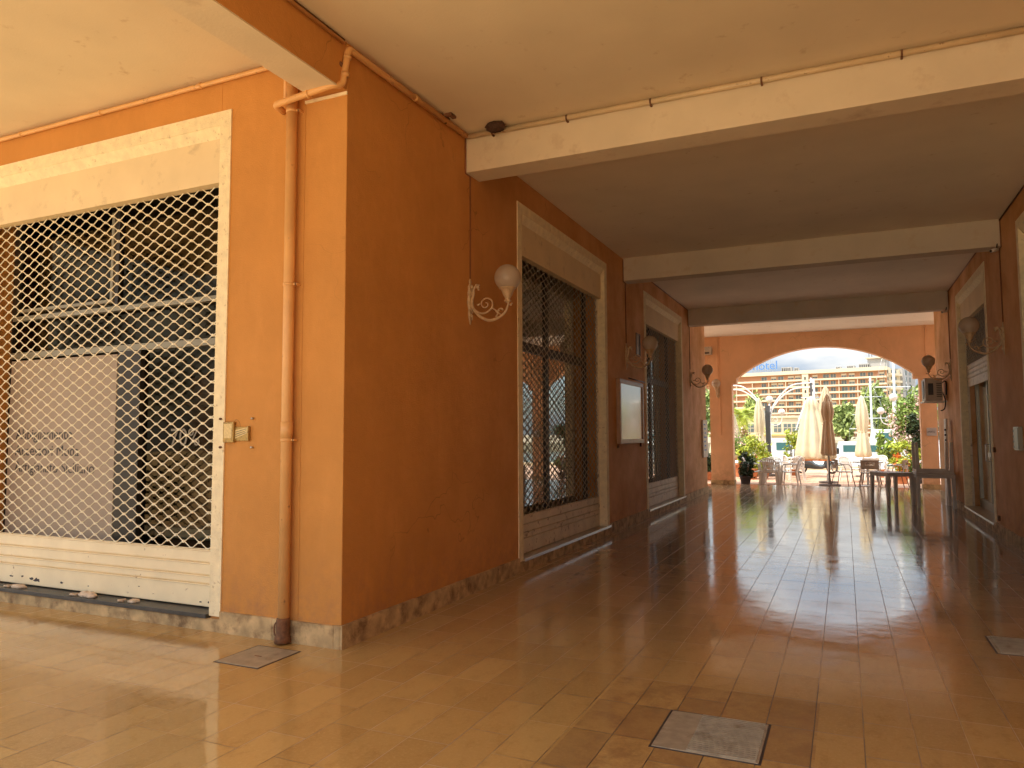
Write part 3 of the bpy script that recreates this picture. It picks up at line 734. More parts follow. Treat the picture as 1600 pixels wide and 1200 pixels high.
# glass door on the right
dr = thing('glass_door', 'aluminium framed glass door under the half raised shutter on the right', 'door', (W+.2,10.7,.1))
xd = W+.26
mb = MB()
for (a, b) in [(12.20,12.28),(10.95,11.03),(9.9,9.98),(9.24,9.32)]: mb.box(xd-.03, xd+.03, a, b, .142, 2.8)
mb.box(xd-.028,xd+.028,9.24,12.28,2.55,2.64); mb.box(xd-.028,xd+.028,9.32,12.20,.142,.30); mb.build('frame', M['alu'], dr)
MB().quad((xd,9.32,.3),(xd,12.2,.3),(xd,12.2,2.55),(xd,9.32,2.55)).build('glass', M['glass_dusty'], dr)
mb = MB(); mb.tube(bend([(xd-.03,10.9,1.05),(xd-.10,10.9,1.05),(xd-.10,10.9,1.35),(xd-.03,10.9,1.35)], .02), .010, 8); mb.box(xd-.05,xd-.03,10.88,11.0,1.12,1.2); mb.build('handle', M['silver'], dr)
MB().box(xd+.03,xd+.2,9.24,12.28,2.64,4.0).build('dark_panel', M['dark'], dr)

# ------------------------------------------------------------------ wall lamps
def scroll(pts): return [(((c-265)/515*.42), 0, 3.11-(z-420)/580*.45) for c, z in pts]
def smooth(pts, k=4):
    P = [Vector(p) for p in pts]; out = []
    for i in range(len(P)-1):
        p0 = P[max(i-1,0)]; p1 = P[i]; p2 = P[i+1]; p3 = P[min(i+2,len(P)-1)]
        for j in range(k):
            t = j/k
            out.append(.5*((2*p1)+(-p0+p2)*t+(2*p0-5*p1+4*p2-p3)*t*t+(-p0+3*p1-3*p2+p3)*t**3))
    out.append(P[-1]); return out
def make_lamp(loc, rz, label, metal):
    t = thing('wall_lamp', label, 'lamp', loc, rz, 'ornate globe lamps on the arcade walls')
    mb = MB()
    main = smooth(scroll([(795,740),(780,810),(740,885),(650,945),(540,970),(440,930),(360,860),(310,780),(300,700),(318,620),(320,560),(345,515),(385,510)]))
    n = len(main); mb.tube(main, [.010+.006*math.sin(PI*i/n) for i in range(n)], 8)
    sp = smooth(scroll([(330,810),(380,850),(450,872),(520,850),(572,800),(575,735),(540,690),(485,680),(438,710),(432,765),(470,800),(512,780),(512,745),(485,735)]))
    n = len(sp); mb.tube(sp, [.011-.005*i/n for i in range(n)], 7)
    mb.tube(smooth(scroll([(520,850),(570,815),(610,835),(645,870),(640,905),(620,925)])), .007, 6)
    mb.tube(smooth(scroll([(700,905),(660,880),(655,840),(690,825),(720,850)])), .006, 6)
    r_ = random.Random(4)
    for c, z, q in [(375,525,.018),(395,500,.012),(360,495,.012),(390,555,.012),(385,755,.013),(405,745,.008),(640,862,.014),(660,850,.010),(700,830,.010),(820,790,.012),(835,775,.009),(640,935,.010)]:
        p = scroll([(c, z)])[0]; mb.ball(p, q, 8, 6, 1.3, .7, .9, .2, r_)
    mb.build('arm', metal, t, world=False)
    mb = MB()
    prof = [(.006,2.655),(.012,2.665),(.020,2.69),(.030,2.72),(.036,2.76),(.030,2.80),(.044,2.84),(.052,2.88),(.040,2.93),(.046,2.97),(.034,3.01),(.040,3.035),(.022,3.06),(.018,3.075),(.026,3.09),(.014,3.11),(.006,3.125)]
    mb.lathe(prof, (.006,0,0), 14, .45, 1, .12, 7)
    for z, q in ((2.72,.02),(2.79,.026),(2.87,.03),(2.95,.024),(3.02,.02)):
        for sy in (-1,1): mb.ball((.014, sy*q*1.3, z), .012, 8, 6, .8, 1, 1.5)
        mb.ball((.026,0,z+.02), .014, 8, 6, .9, .8, 1.4)
    mb.build('back_plate', metal, t, world=False)
    mb = MB(); mb.lathe([(.012,2.845),(.020,2.85),(.034,2.862),(.036,2.87),(.022,2.88),(.026,2.89),(.044,2.92),(.056,2.955),(.066,2.975),(.082,2.985),(.086,2.992),(.080,3.0)], (.42,0,0), 24, 1, 1, .04, 12)
    mb.build('globe_holder', metal, t, world=False)
    MB().ball((.42,0,3.095), .131, 32, 20).build('globe', M['globe'], t, world=False)
    return t
L1 = make_lamp((0,2.02,0), 0, 'nearest globe lamp, on the left wall before the dark shutter', M['lamp_metal'])
dup(L1, (0,7.82,0), 0, 'globe lamp on the left wall above the notice board')
dup(L1, (0,13.56,0), 0, 'farther globe lamp on the left wall, beside the arch wall')
dup(L1, (W,7.85,0), PI, 'nearer globe lamp on the right wall, above the glass door')
dup(L1, (W,13.56,0), PI, 'globe lamp on the right wall above the air conditioner')
dup(L1, (-.14,YA,0), -PI/2, 'globe lamp seen head-on, on the left pier of the arch wall')

# ------------------------------------------------------------------ wall fittings
nb = thing('notice_board', 'shallow glazed notice board with white sheet on the left wall', 'notice board', (0,7.95,1.4))
mb = MB(); mb.box(.0,.07,7.18,8.72,1.40,1.47); mb.box(.0,.07,7.18,8.72,2.40,2.47); mb.box(.0,.07,7.18,7.25,1.47,2.40); mb.box(.0,.07,8.65,8.72,1.47,2.40)
bevel(mb.build('frame', mat('board_frame', (.42,.27,.17), .4, .1, 9), nb), .004)
MB().box(.01,.05,7.25,8.65,1.47,2.40).build('sheet', M['paper'], nb)
for y_ in (7.20,8.66): MB().box(0,.03,y_,y_+.03,1.33,1.40).build('bracket', M['rust'], nb)
MB().tube([(.10,7.6,2.50),(.12,8.6,2.49)], .010, 6).build('light_rail', M['black'], nb)
v = thing('vent_opening', 'narrow dark vent slot high on the left wall above the notice board', 'vent', (0,8.63,3))
mb = MB(); mb.box(0,.012,8.49,8.52,2.97,3.39); mb.box(0,.012,8.75,8.78,2.97,3.39); mb.box(0,.012,8.52,8.75,3.36,3.39); mb.box(0,.012,8.52,8.75,2.97,3.0); mb.build('frame', M['dark'], v)
MB().box(0,.004,8.52,8.75,3.0,3.36).build('slot', M['black'], v)
mt = thing('meter_box', 'small broken brass box with yellowed labels beside the wide shutter', 'box', (-1.03,0,1.5))
mb = MB(); mb.box(-1.166,-1.055,-.030,-.001,1.50,1.665); mb.box(-1.055,-.90,-.012,-.001,1.513,1.625); mb.box(-.915,-.90,-.03,-.012,1.513,1.63); bevel(mb.build('case', M['brass'], mt), .003)
mb = MB(); mb.box(-1.152,-1.07,-.033,-.030,1.535,1.65)
mb.add([(-1.05,-.014,1.53),(-.92,-.014,1.575),(-.925,-.014,1.62),(-1.052,-.014,1.60)], [(0,1,2,3)]); mb.build('label', M['label'], mt)
mb = MB()
for k in range(3): mb.add([(-1.045,-.016,1.545+.018*k),(-.935,-.016,1.578+.014*k),(-.935,-.016,1.581+.014*k),(-1.045,-.016,1.549+.018*k)], [(0,1,2,3)])
mb.build('print_line', M['ink'], mt)
for i, (x, z, lb_) in enumerate([(-1.205,1.69,'upper left'),(-1.20,1.462,'lower left'),(-.875,1.69,'upper right'),(-.877,1.462,'lower right')]):
    tag(MB().tube([(x,.0,z),(x,-.022 if x > -1 else -.03,z)], .009, 8).build('wall_plug', M['rust'] if x < -1 else M['silver']), 'small fixing plug at the %s of the brass box' % lb_, 'plug', 'fixing plugs around the brass box')
po = thing('wall_poster', 'thin board with faded print on the end of the left wall', 'poster', (0,15.3,.93))
bevel(MB().box(.0,.05,14.95,15.62,.95,1.92).build('board', M['carpaint'], po), .003)
mb = MB(); [mb.box(.050,.0515,15.05+.03*(k%3),15.3+.05*(k%4),1.78-.11*k,1.82-.11*k) for k in range(7)]; mb.build('print', M['blue'], po)

ac = thing('air_conditioner', 'boxy outdoor air conditioner hung on the right wall near the arch', 'air conditioner', (5.2,14.3,2.25))
bevel(MB().box(5.06,5.40,14.30,15.10,2.28,2.78).build('casing', M['ac'], ac), .012)
mb = MB(); mb.lathe([(.20,0),(.21,.01),(.17,.012),(.03,.012)], (0,0,0), 24); ob = mb.build('fan_grille', M['dark'], ac, world=False)
ob.rotation_euler = (0,-PI/2,0); ob.location = (5.058-5.2, 14.66-14.3, 2.53-2.25)
mb = MB(); mb.box(5.12,5.22,14.290,14.30,2.40,2.66); [mb.box(5.28,5.38,14.288,14.30,2.36+.04*k,2.375+.04*k) for k in range(8)]; mb.build('side_vent', M['dark'], ac)
mb = MB(); mb.box(5.03,5.10,14.27,15.13,2.245,2.275); mb.box(5.05,W,14.45,14.49,2.24,2.276); mb.box(5.05,W,14.95,14.99,2.24,2.276); mb.build('bracket', M['white_metal'], ac)
mb = MB(); mb.tube(smooth([(5.40,14.5,2.5),(5.46,14.45,2.3),(5.44,14.45,2.1),(5.36,14.4,2.05)]), .012, 6); mb.tube(smooth([(5.38,14.4,2.65),(5.48,14.4,2.7),(5.48,14.42,2.4)]), .014, 6); mb.build('hose', M['rubber'], ac)
ac2 = thing('air_conditioner', 'small white air conditioner high on the arch wall at the far left', 'air conditioner', (-.55,18.9,4.0))
bevel(MB().box(-1.0,-.30,18.70,18.90,4.02,4.26).build('casing', M['ac'], ac2), .012)
MB().box(-.95,-.36,18.692,18.70,4.04,4.09).build('air_slot', M['dark'], ac2)
sg = thing('pier_sign', 'small grey sign with dark lettering on the right pier of the arch', 'sign', (5.6,18.9,1.48))
bevel(MB().box(5.46,5.70,18.878,18.9,1.48,1.70).build('plate', mat('grey_sign_plate', (.50,.49,.50), .5, .05, 5), sg), .002)
text_part('lettering', 'APERTO', .07, M['ink'], sg, (5.475,18.876,1.565), ROT_F, depth=.0008, sx=.72)
ic = thing('intercom_panel', 'silver framed black intercom on the right wall at the picture edge', 'intercom', (W,7.0,1.3))
bevel(MB().box(W-.05,W,6.96,7.27,1.32,1.63).build('frame', M['alu'], ic), .003)
MB().box(W-.055,W-.05,6.97,7.225,1.335,1.615).build('screen', M['black'], ic)
for k in range(4): MB().box(W-.058,W-.05,7.232,7.26,1.35+.07*k,1.375+.07*k).build('button', M['black'], ic)
for (y, z, lb_) in [(8.95,1.29,'small dark switch on the right wall beside the glass door'),(8.82,.26,'dark socket low on the right wall above the skirting')]:
    o = thing('wall_switch', lb_, 'switch', (W,y,z)); bevel(MB().box(W-.03,W,y-.035,y+.035,z-.04,z+.04).build('case', M['rust'], o), .006); MB().box(W-.034,W-.03,y-.015,y+.015,z-.02,z+.02).build('button', M['black'], o)
for (x, y, lb_) in [(W-.10,7.62,'tiny security camera under the right end of the middle beam'),(W-.10,13.36,'tiny security camera under the right end of the farthest beam')]:
    o = thing('security_camera', lb_, 'camera', (x,y,4.12), 0, 'security cameras at the beam ends')
    mb = MB(); mb.tube([(x-.05,y-.05,4.10),(x+.04,y+.03,4.13)], .024, 10); mb.build('body', M['white_metal'], o)
    MB().tube([(x-.055,y-.054,4.098),(x-.048,y-.048,4.10)], .018, 10).build('lens', M['black'], o)
    MB().tube([(x+.03,y+.03,4.14),(x+.05,y+.08,4.22)], .01, 6).build('bracket', M['dark'], o)
mb = MB(); mb.ball((.40,1.80,4.54), .10, 22, 12, 1.05, .7, .55, .10, random.Random(2)); tag(mb.build('bird_nest', M['nest']), 'dark mud nest stuck above the cream pipe on the nearest beam', 'nest')
o = thing('pipe_bracket', 'dark rusty bracket on the orange ceiling pipe near the nearest beam', 'bracket', (.04,1.45,4.53))
mb = MB(); mb.box(.02,.13,1.40,1.43,4.545,C); mb.box(.02,.05,1.38,1.52,4.55,C); mb.box(.09,.13,1.42,1.50,4.55,C); mb.tube([(.04,1.45,4.50),(.06,1.47,4.57)], .012, 6); mb.build('iron', M['rust'], o)

# floor plates
def cover(label, x0, x1, y0, y1, ridged):
    t = thing('manhole_cover', label, 'cover', (x0,y0,0))
    bevel(MB().box(x0,x1,y0,y1,-.02,.004).build('plate', M['metal_plate'], t), .002)
    mb = MB()
    for (a,b,c,d) in [(x0-.012,x1+.012,y0-.012,y0-.001),(x0-.012,x1+.012,y1+.001,y1+.012),(x0-.012,x0-.001,y0,y1),(x1+.001,x1+.012,y0,y1)]: mb.box(a,b,c,d,-.01,.002)
    mb.build('joint', M['potdark'], t)
    if ridged:
        mb = MB(); n = int((y1-y0)/.024)
        for k in range(n):
            y = y0+.012+k*(y1-y0-.012)/n; mb.box(x0+ridged, x1-.012, y, y+.010, .004, .011)
        mb.build('ridge', M['metal_plate'], t)
    else:
        mb = MB(); xc = (x0+x1)/2; yc = (y0+y1)/2
        mb.box(xc-.03,xc+.03,yc-.006,yc+.006,.004,.006); mb.build('lifting_slot', M['rust'], t)
cover('plain square floor plate next to the downpipe', -.61, -.235, -.59, -.18, 0)
cover('large steel floor plate with ridged right part, in the foreground', 2.465, 2.975, -.745, -.235, .17)
cover('ridged floor plate at the right side of the passage', 4.33, 4.75, 1.76, 2.24, .02)

# ------------------------------------------------------------------ plastic tables by the right wall
def plastic_table(label, loc, rz, sx, sy, h, flip=False):
    t = thing('plastic_table', label, 'table', loc, rz, 'worn white plastic tables by the right wall')
    g = (lambda z: h-z) if flip else (lambda z: z)
    def B(x0,x1,y0,y1,a,b): z0, z1 = sorted((g(a), g(b))); return MB().box(x0,x1,y0,y1,z0,z1)
    bevel(B(-sx/2,sx/2,-sy/2,sy/2,h-.03,h).build('tabletop', M['plastic_grey'], t, world=False), .008)
    mb = MB()
    for (x0,x1,y0,y1) in [(-sx/2+.02,sx/2-.02,-sy/2+.015,-sy/2+.03),(-sx/2+.02,sx/2-.02,sy/2-.03,sy/2-.015),(-sx/2+.015,-sx/2+.03,-sy/2+.03,sy/2-.03),(sx/2-.03,sx/2-.015,-sy/2+.03,sy/2-.03)]:
        z0, z1 = sorted((g(h-.085), g(h-.031))); mb.box(x0,x1,y0,y1,z0,z1)
    mb.build('apron', M['plastic_grey'], t, world=False)
    for ax in (-1,1):
        for ay in (-1,1):
            mb = MB(); cx = ax*(sx/2-.045); cy = ay*(sy/2-.045)
            mb.bar((cx,cy,g(h-.031)),(cx+ax*.015,cy+ay*.015,g(0)),.07,.07,.75); mb.build('leg', M['plastic_grey'], t, world=False)
    return t
plastic_table('low table standing alone, slightly turned, left of the stacked tables', (4.30,13.83,0), .55, .64, .64, .70)
plastic_table('lower table of the stacked pair against the right wall', (5.07,13.45,0), .03, .72, .72, .70)
plastic_table('upside down table with legs in the air on top of another', (5.06,13.46,.702), .03, .70, .70, .66, True)
sb = thing('sign_board', 'narrow pale board standing against the right wall behind the tables', 'board', (5.38,14.0,0))
mb = MB(); mb.bar((5.36,14.02,.0),(5.40,14.02,1.86),.035,.30,1); mb.build('board', M['carpaint'], sb)
mb = MB(); [mb.box(5.350+.0003*k,5.372+.002*k,13.866,13.869,.72+.11*k,.76+.11*k) for k in range(9)]; mb.build('print', M['ink'], sb)

# ------------------------------------------------------------------ terrace furniture
def make_monobloc(name, label, loc, rz, mt, group, sc_=1):
    t = thing(name, label, 'chair', loc, rz, group)
    # local: sitter faces +y ; backrest at -y
    mb = MB(); n = 8
    for i in range(n):
        y0 = -.20+i*.42/n; y1 = y0+.42/n; z = .43-.03*math.sin(PI*i/n); z2 = .43-.03*math.sin(PI*(i+1)/n); w = .23; 
        mb.add([(-w,y0,z),(w,y0,z),(w,y1,z2),(-w,y1,z2),(-w,y0,z-.02),(w,y0,z-.02),(w,y1,z2-.02),(-w,y1,z2-.02)],[(0,1,2,3),(7,6,5,4),(0,4,5,1),(1,5,6,2),(2,6,7,3),(3,7,4,0)])
    mb.build('seat', mt, t, world=False)
    mb = MB()
    arch = [(-.23,-.20,.42),(-.235,-.25,.60),(-.215,-.29,.74),(-.13,-.315,.81),(0,-.325,.835),(.13,-.315,.81),(.215,-.29,.74),(.235,-.25,.60),(.23,-.20,.42)]
    mb.tube(smooth(arch, 3), .018, 7)
    for i in range(7):
        x = -.15+i*.05; zt = .81-.9*x*x*2
        mb.bar((x*.8,-.205,.43),(x,-.275,.66),.032,.008); mb.bar((x,-.275,.66),(x*1.05,-.305,zt),.036,.008)
    mb.box(-.18,.18,-.292,-.278,.655,.69)
    mb.build('backrest', mt, t, world=False)
    for sx in (-1,1):
        mb = MB(); mb.tube(smooth([(sx*.235,-.24,.62),(sx*.27,-.10,.64),(sx*.275,.08,.64),(sx*.265,.17,.60),(sx*.25,.20,.42)],3), .018, 6); mb.build('armrest', mt, t, world=False)
        for (y, yy) in ((.19,.24),(-.20,-.27)):
            mb = MB(); mb.bar((sx*.22,y,.43),(sx*.255,yy,0),.065,.045,.7); mb.build('leg', mt, t, world=False)
    return t
GA = 'white plastic chairs round the left terrace table'
ch = make_monobloc('plastic_chair', 'grey-white plastic chair with its back to the arcade, nearest in the left group', (1.22,19.52,-.03), .0, M['plastic_grey'], GA)
dup(ch, (.72,20.0,-.03), -PI/2+.25, 'white plastic chair at the left side of the left terrace table')
dup(ch, (1.80,20.05,-.03), PI/2-.1, 'white plastic chair at the right side of the left terrace table')
dup(ch, (1.25,20.62,-.03), PI, 'white plastic chair at the far side of the left terrace table')
def round_table(label, loc, r, mt):
    t = thing('terrace_table', label, 'table', loc, 0)
    MB().lathe([(r-.02,.70),(r,.705),(r,.725),(r-.01,.73),(0.01,.73)], n=28, smooth=False).build('tabletop', mt, t, world=False)
    for k in range(4):
        a = PI/4+k*PI/2; mb = MB(); mb.bar((.7*r*math.cos(a),.7*r*math.sin(a),.70),(.85*r*math.cos(a),.85*r*math.sin(a),0),.05,.05,.8); mb.build('leg', mt, t, world=False)
round_table('round white plastic table inside the left group of chairs', (1.25,20.05,-.03), .42, M['plastic_white'])
cw = make_monobloc('plastic_chair', 'sunlit cream plastic chair left of the big closed parasol', (1.80,22.0,-.03), .5, M['plastic_white'], 'sunlit plastic chairs further out on the terrace')
dup(cw, (1.75,22.9,-.03), -1.2, 'sunlit plastic chair behind the left terrace table')
dup(cw, (3.55,22.6,-.03), -.8, 'sunlit white chair behind the market parasol, on its right')
dup(cw, (4.3,23.2,-.03), 2.4, 'sunlit white chair beside the far right terrace table')
dup(cw, (4.75,22.4,-.03), 1.5, 'sunlit white chair in front of the orange flowers')
round_table('sunlit white table on the right of the terrace', (4.1,22.5,-.03), .45, M['plastic_white'])
round_table('sunlit white table left of the big closed parasol', (1.55,23.9,-.03), .4, M['plastic_white'])

def make_metal_chair(label, loc, rz):
    t = thing('terrace_chair', label, 'chair', loc, rz, 'taupe terrace chairs on thin metal legs')
    mb = MB(); mb.box(-.23,.23,-.20,.22,.42,.445); bevel(mb.build('seat', M['resin_brown'], t, world=False), .01)
    mb = MB(); n = 8
    for i in range(n):
        a0 = -1+2*i/n; a1 = -1+2*(i+1)/n
        f = lambda a: (-0.24*1.0*a*-1, -.27+.06*a*a)
        (xa, ya), (xb, yb) = f(a0), f(a1)
        for (z0, z1, on) in ((.55,.66,True),(.66,.745,abs((a0+a1)/2) > .42),(.745,.81,True)):
            if on: mb.add([(xa,ya,z0),(xb,yb,z0),(xb,yb-.02,z1),(xa,ya-.02,z1),(xa,ya-.015,z0),(xb,yb-.015,z0),(xb,yb-.035,z1),(xa,ya-.035,z1)],[(0,3,2,1),(4,5,6,7),(0,1,5,4),(3,7,6,2),(0,4,7,3),(1,2,6,5)])
    mb.build('backrest', M['resin_brown'], t, world=False)
    mb = MB(); mb.tube(smooth([(-.11,-.30,.70),(-.05,-.302,.73),(0,-.303,.695),(.05,-.302,.73),(.11,-.30,.70)],4), .011, 6); mb.tube(smooth([(-.11,-.30,.675),(0,-.303,.715),(.11,-.30,.675)],4), .008, 6); mb.build('emblem', M['rust'], t, world=False)
    for sx in (-1,1):
        MB().tube(smooth([(sx*.22,-.22,.44),(sx*.24,-.25,.60),(sx*.26,-.12,.66),(sx*.265,.1,.65),(sx*.24,.18,.44)],3), .014, 6).build('armrest', M['plastic_grey'], t, world=False)
        for (y, yy) in ((.18,.25),(-.17,-.27)):
            MB().tube([(sx*.20,y,.42),(sx*.27,yy,0)], .012, 6).build('leg', M['rust'], t, world=False)
    return t
mc = make_metal_chair('taupe chair with emblem back facing the arcade, behind the low table', (4.0,19.45,-.03), .05)
dup(mc, (3.30,19.9,-.03), -PI/2+.35, 'taupe chair side-on at the left of the right terrace table')
dup(mc, (4.72,19.75,-.03), PI/2-.3, 'taupe chair at the right of the right terrace table')
dup(mc, (4.1,20.9,-.03), PI, 'taupe chair across the right terrace table, facing the arcade')
def square_table(label, loc, rz):
    t = thing('terrace_table', label, 'table', loc, rz)
    bevel(MB().box(-.38,.38,-.38,.38,.71,.74).build('tabletop', M['plastic_grey'], t, world=False), .01)
    mb = MB(); mb.tube([(0,0,.03),(0,0,.71)], .035, 12); mb.build('column', M['plastic_grey'], t, world=False)
    mb = MB(); mb.lathe([(.24,0),(.25,.01),(.2,.03),(.05,.05)]); mb.build('base', M['plastic_grey'], t, world=False)
square_table('square grey table between the taupe terrace chairs', (3.98,20.1,-.03), .1)

# ------------------------------------------------------------------ closed parasols
M['canvas_or'] = mat('orange_canvas', (.70,.27,.08), .8, .1, 5)
def canopy_profile(top, bot, rmax, tie):
    pr_ = [(rmax*.75, bot), (rmax*1.0, bot+.06), (rmax*.92, bot+.25*(tie-bot)), (rmax*.6, tie-.06), (rmax*.52, tie), (rmax*.62, tie+.06),
           (rmax*.80, tie+.35*(top-tie)), (rmax*.62, tie+.7*(top-tie)), (rmax*.42, top-.22), (rmax*.30, top-.10), (rmax*.12, top-.02), (.01, top)]
    return pr_
def parasol(label, loc, top, bot, rmax, tie, mt, group='closed parasols on the terrace', basemat=None, hem=None):
    t = thing('closed_parasol', label, 'parasol', loc, random.uniform(0,3), group)
    MB().tube([(0,0,.0),(0,0,top-.03)], .022, 10).build('pole', M['postdark'] if basemat else M['white_metal'], t, world=False)
    mb = MB(); mb.lathe(canopy_profile(top, bot, rmax, tie), n=64, fold=.16, nf=8, wob=.10); mb.build('canopy', mt, t, world=False)
    mb = MB(); mb.lathe([(rmax*.56,tie-.02),(rmax*.60,tie-.015),(rmax*.60,tie+.015),(rmax*.56,tie+.02)], n=32, fold=.1); mb.build('strap', mt, t, world=False)
    if hem: mb = MB(); mb.lathe([(rmax*.9,bot-.16),(rmax*.8,bot-.02),(rmax*.5,bot+.1)], n=48, fold=.3, nf=6); mb.build('hem_flap', hem, t, world=False)
    mb = MB(); mb.lathe([(.28,0),(.29,.02),(.28,.055),(.06,.07),(.04,.28)] if not basemat else [(.30,0),(.31,.02),(.30,.06),(.05,.075),(.03,.25)], n=28); mb.build('base', M['stone'], t, world=False)
    return t
parasol('shaded closed parasol on a dark round base right under the arch', (2.93,19.75,-.03), 2.78, .92, .21, 1.95, M['canvas_shade'], basemat=True)
parasol('cream closed parasol just behind the shaded one', (2.86,21.4,-.03), 3.12, .75, .24, 1.9, M['canvas'])
parasol('cream closed parasol left of the double-arm parasol post', (.47,24.6,-.03), 2.95, .55, .22, 1.6, M['canvas'], hem=M['canvas_or'])
parasol('cream closed parasol standing alone on the right of the terrace', (3.98,25.4,-.03), 2.98, .72, .27, 1.65, M['canvas'])
# double cantilever parasol
cn = thing('cantilever_parasol', 'grey post with two curved white arms carrying big folded cream canopies', 'parasol', (.75,24.9,-.03))
MB().box(.665,.835,24.82,24.98,-.03,2.62).build('post', M['postdark'], cn)
MB().box(.45,1.05,24.6,25.2,-.03,.05).build('foot', M['stone'], cn)
for s, r_ in ((1,'r'),(-1,'l')):
    for dz in (0,.16):
        mb = MB(); pts = smooth([(.75+s*.07,24.9,1.75+dz*.2),(.75+s*.13,24.9,2.35+dz*.4),(.75+s*.42,24.9,2.95-.02+dz*.6-.1),(.75+s*.85,24.9,3.30+dz-.12),(.75+s*1.25,24.9,3.42+dz-.16),(.75+s*1.62,24.9,3.42+dz-.16)],5)
        mb.tube(pts, .026, 8); mb.build('curved_arm', M['white_metal'], cn)
    x = .75+s*1.55
    MB().box(x-.035,x+.035,24.87,24.93,2.92,3.44).build('hanger', M['postdark'], cn)
    mb = MB(); mb.lathe(canopy_profile(2.95,.42,.50,2.35)[:0] + [(.54,.62),(.58,.72),(.55,1.0),(.45,1.6),(.33,2.2),(.22,2.5),(.24,2.6),(.17,2.8),(.05,2.94),(.01,2.95)], (x,24.9,0), n=80, fold=.14, nf=9, wob=.06); mb.build('canopy', M['canvas'], cn)
    mb = MB(); mb.lathe([(.46,.56),(.42,.66),(.3,.8)], (x+.12,25.0,0), n=48, fold=.30, nf=5); mb.build('lining', M['canvas_or'], cn)

# ------------------------------------------------------------------ street lamps
def street_lamp(label, loc, s):
    t = thing('street_lamp', label, 'street lamp', loc, 0, 'white globe street lamps along the quay')
    mb = MB(); mb.tube([(0,0,0),(0,0,.35),(0,0,.38),(0,0,2.85)], [.075,.07,.05,.038], 12); mb.build('post', M['white_metal'], t, world=False)
    mb = MB(); mb.tube(smooth([(0,0,2.0),(s*.18,0,1.92),(s*.38,0,1.98),(s*.46,0,2.15),(s*.46,0,2.32)],4), .018, 8); mb.tube(smooth([(s*.1,0,2.15),(s*.2,0,2.25),(s*.3,0,2.17),(s*.24,0,2.08),(s*.17,0,2.13)],4), .012, 6); mb.build('scroll_arm', M['white_metal'], t, world=False)
    MB().ball((0,0,2.98), .145, 20, 14).build('globe', M['plastic_white'], t, world=False)
    MB().ball((s*.46,0,2.46), .135, 20, 14).build('globe', M['plastic_white'], t, world=False)
    return t
street_lamp('white two-globe street lamp on the right, beside the oleander', (5.15,27.6,-.03), -1)
street_lamp('white two-globe street lamp behind the cantilever parasol post', (.62,27.2,-.03), 1)

# ------------------------------------------------------------------ plants
def bush(name, label, cat, loc, crown, n, size, mt, seed, pot=None, stem=None, flowers=None, clumps=14, group=None):
    """crown = (dx,dy,z, rx,ry,rz)"""
    t = thing(name, label, cat, loc, 0, group); r_ = random.Random(seed)
    MB().leaves(crown[:3], crown[3:], n, size, r_, clumps=clumps).build('foliage', mt, t, world=False)
    z0 = pot[1] if pot else 0
    mb = MB()
    for k in range(stem or 4):
        a = r_.uniform(0, 2*PI); q = r_.uniform(.2,.7)
        mb.tube([(.02*math.cos(a),.02*math.sin(a),z0*.8),(crown[0]*.5+crown[3]*q*.5*math.cos(a),crown[4]*q*.5*math.sin(a),(z0+crown[2])/2),(crown[0]+crown[3]*q*math.cos(a),crown[1]+crown[4]*q*math.sin(a),crown[2]+crown[5]*.4)], [max(.012,size*.25),max(.010,size*.2),.005], 6)
    mb.build('stem', M['bark'], t, world=False)
    if pot:
        mb = MB(); r, h, pm = pot; mb.lathe([(r*.7,0),(r*.72,.02),(r*.95,h*.85),(r*1.05,h*.87),(r*1.05,h),(r*.9,h),(r*.85,h*.9),(.01,h*.9)], n=24); mb.build('pot', pm, t, world=False)
    if flowers:
        MB().leaves(crown[:3], [c*1.04 for c in crown[3:]], flowers[0], flowers[1], random.Random(seed+50), clumps=clumps, hollow=.6, long=1.0).build('flower', flowers[2], t, world=False)
    return t
bush('potted_plant', 'dark potted geranium with red flowers against the left pier', 'plant', (.52,19.55,-.03), (.02,0,.50,.24,.22,.30), 1100, .05, M['leaf_d'], 1, (.18,.28,M['potdark']), None, (90,.035,M['flower_r']))
bush('potted_plant', 'dark spiky plant behind the red geranium', 'plant', (.42,20.3,-.03), (0,0,.72,.28,.25,.26), 700, .07, M['leaf_d'], 2, (.18,.34,M['potdark']))
bush('terrace_shrub', 'yellow-green leafy shrub left of the plastic chairs', 'shrub', (.35,22.6,-.03), (0,0,.85,.50,.45,.55), 2400, .07, M['leaf_y'], 3, (.26,.38,M['pot']))
bush('terrace_shrub', 'grey-green airy shrub under the palm, by the left pier', 'shrub', (-.15,24.0,-.03), (0,0,1.25,.55,.5,.55), 1500, .06, M['leaf'], 4, (.28,.5,M['pot']), None, (350,.06,M['flower_p']))
bush('terrace_shrub', 'low green shrub with orange blooms by the left shrub', 'shrub', (.70,23.2,-.03), (0,0,.55,.35,.3,.38), 1200, .06, M['leaf'], 5, (.22,.25,M['pot']), None, (160,.07,M['flower_o']))
bush('terrace_shrub', 'loose young shrub right of the dark parasol post', 'shrub', (1.55,25.6,-.03), (0,0,1.15,.36,.3,.62), 650, .08, M['leaf_y'], 6, (.2,.3,M['pot']))
bush('terrace_shrub', 'dark green bush seen through the gap left of the pier', 'shrub', (-1.0,21.5,-.03), (0,0,.75,.5,.4,.5), 1600, .07, M['leaf_d'], 16, (.26,.3,M['pot']))
bush('potted_tree', 'dark round-headed potted tree beside the right pier', 'tree', (5.55,22.0,-.03), (0,0,1.72,.42,.42,.46), 3400, .06, M['leaf_d'], 7, (.22,.3,M['potdark']), 3)
bush('oleander', 'tall oleander covered in pink and white flowers on the right', 'shrub', (5.65,26.0,-.03), (0,0,1.85,.62,.6,1.05), 3000, .09, M['leaf'], 8, None, 6, (2600,.085,M['flower_p']), clumps=26)
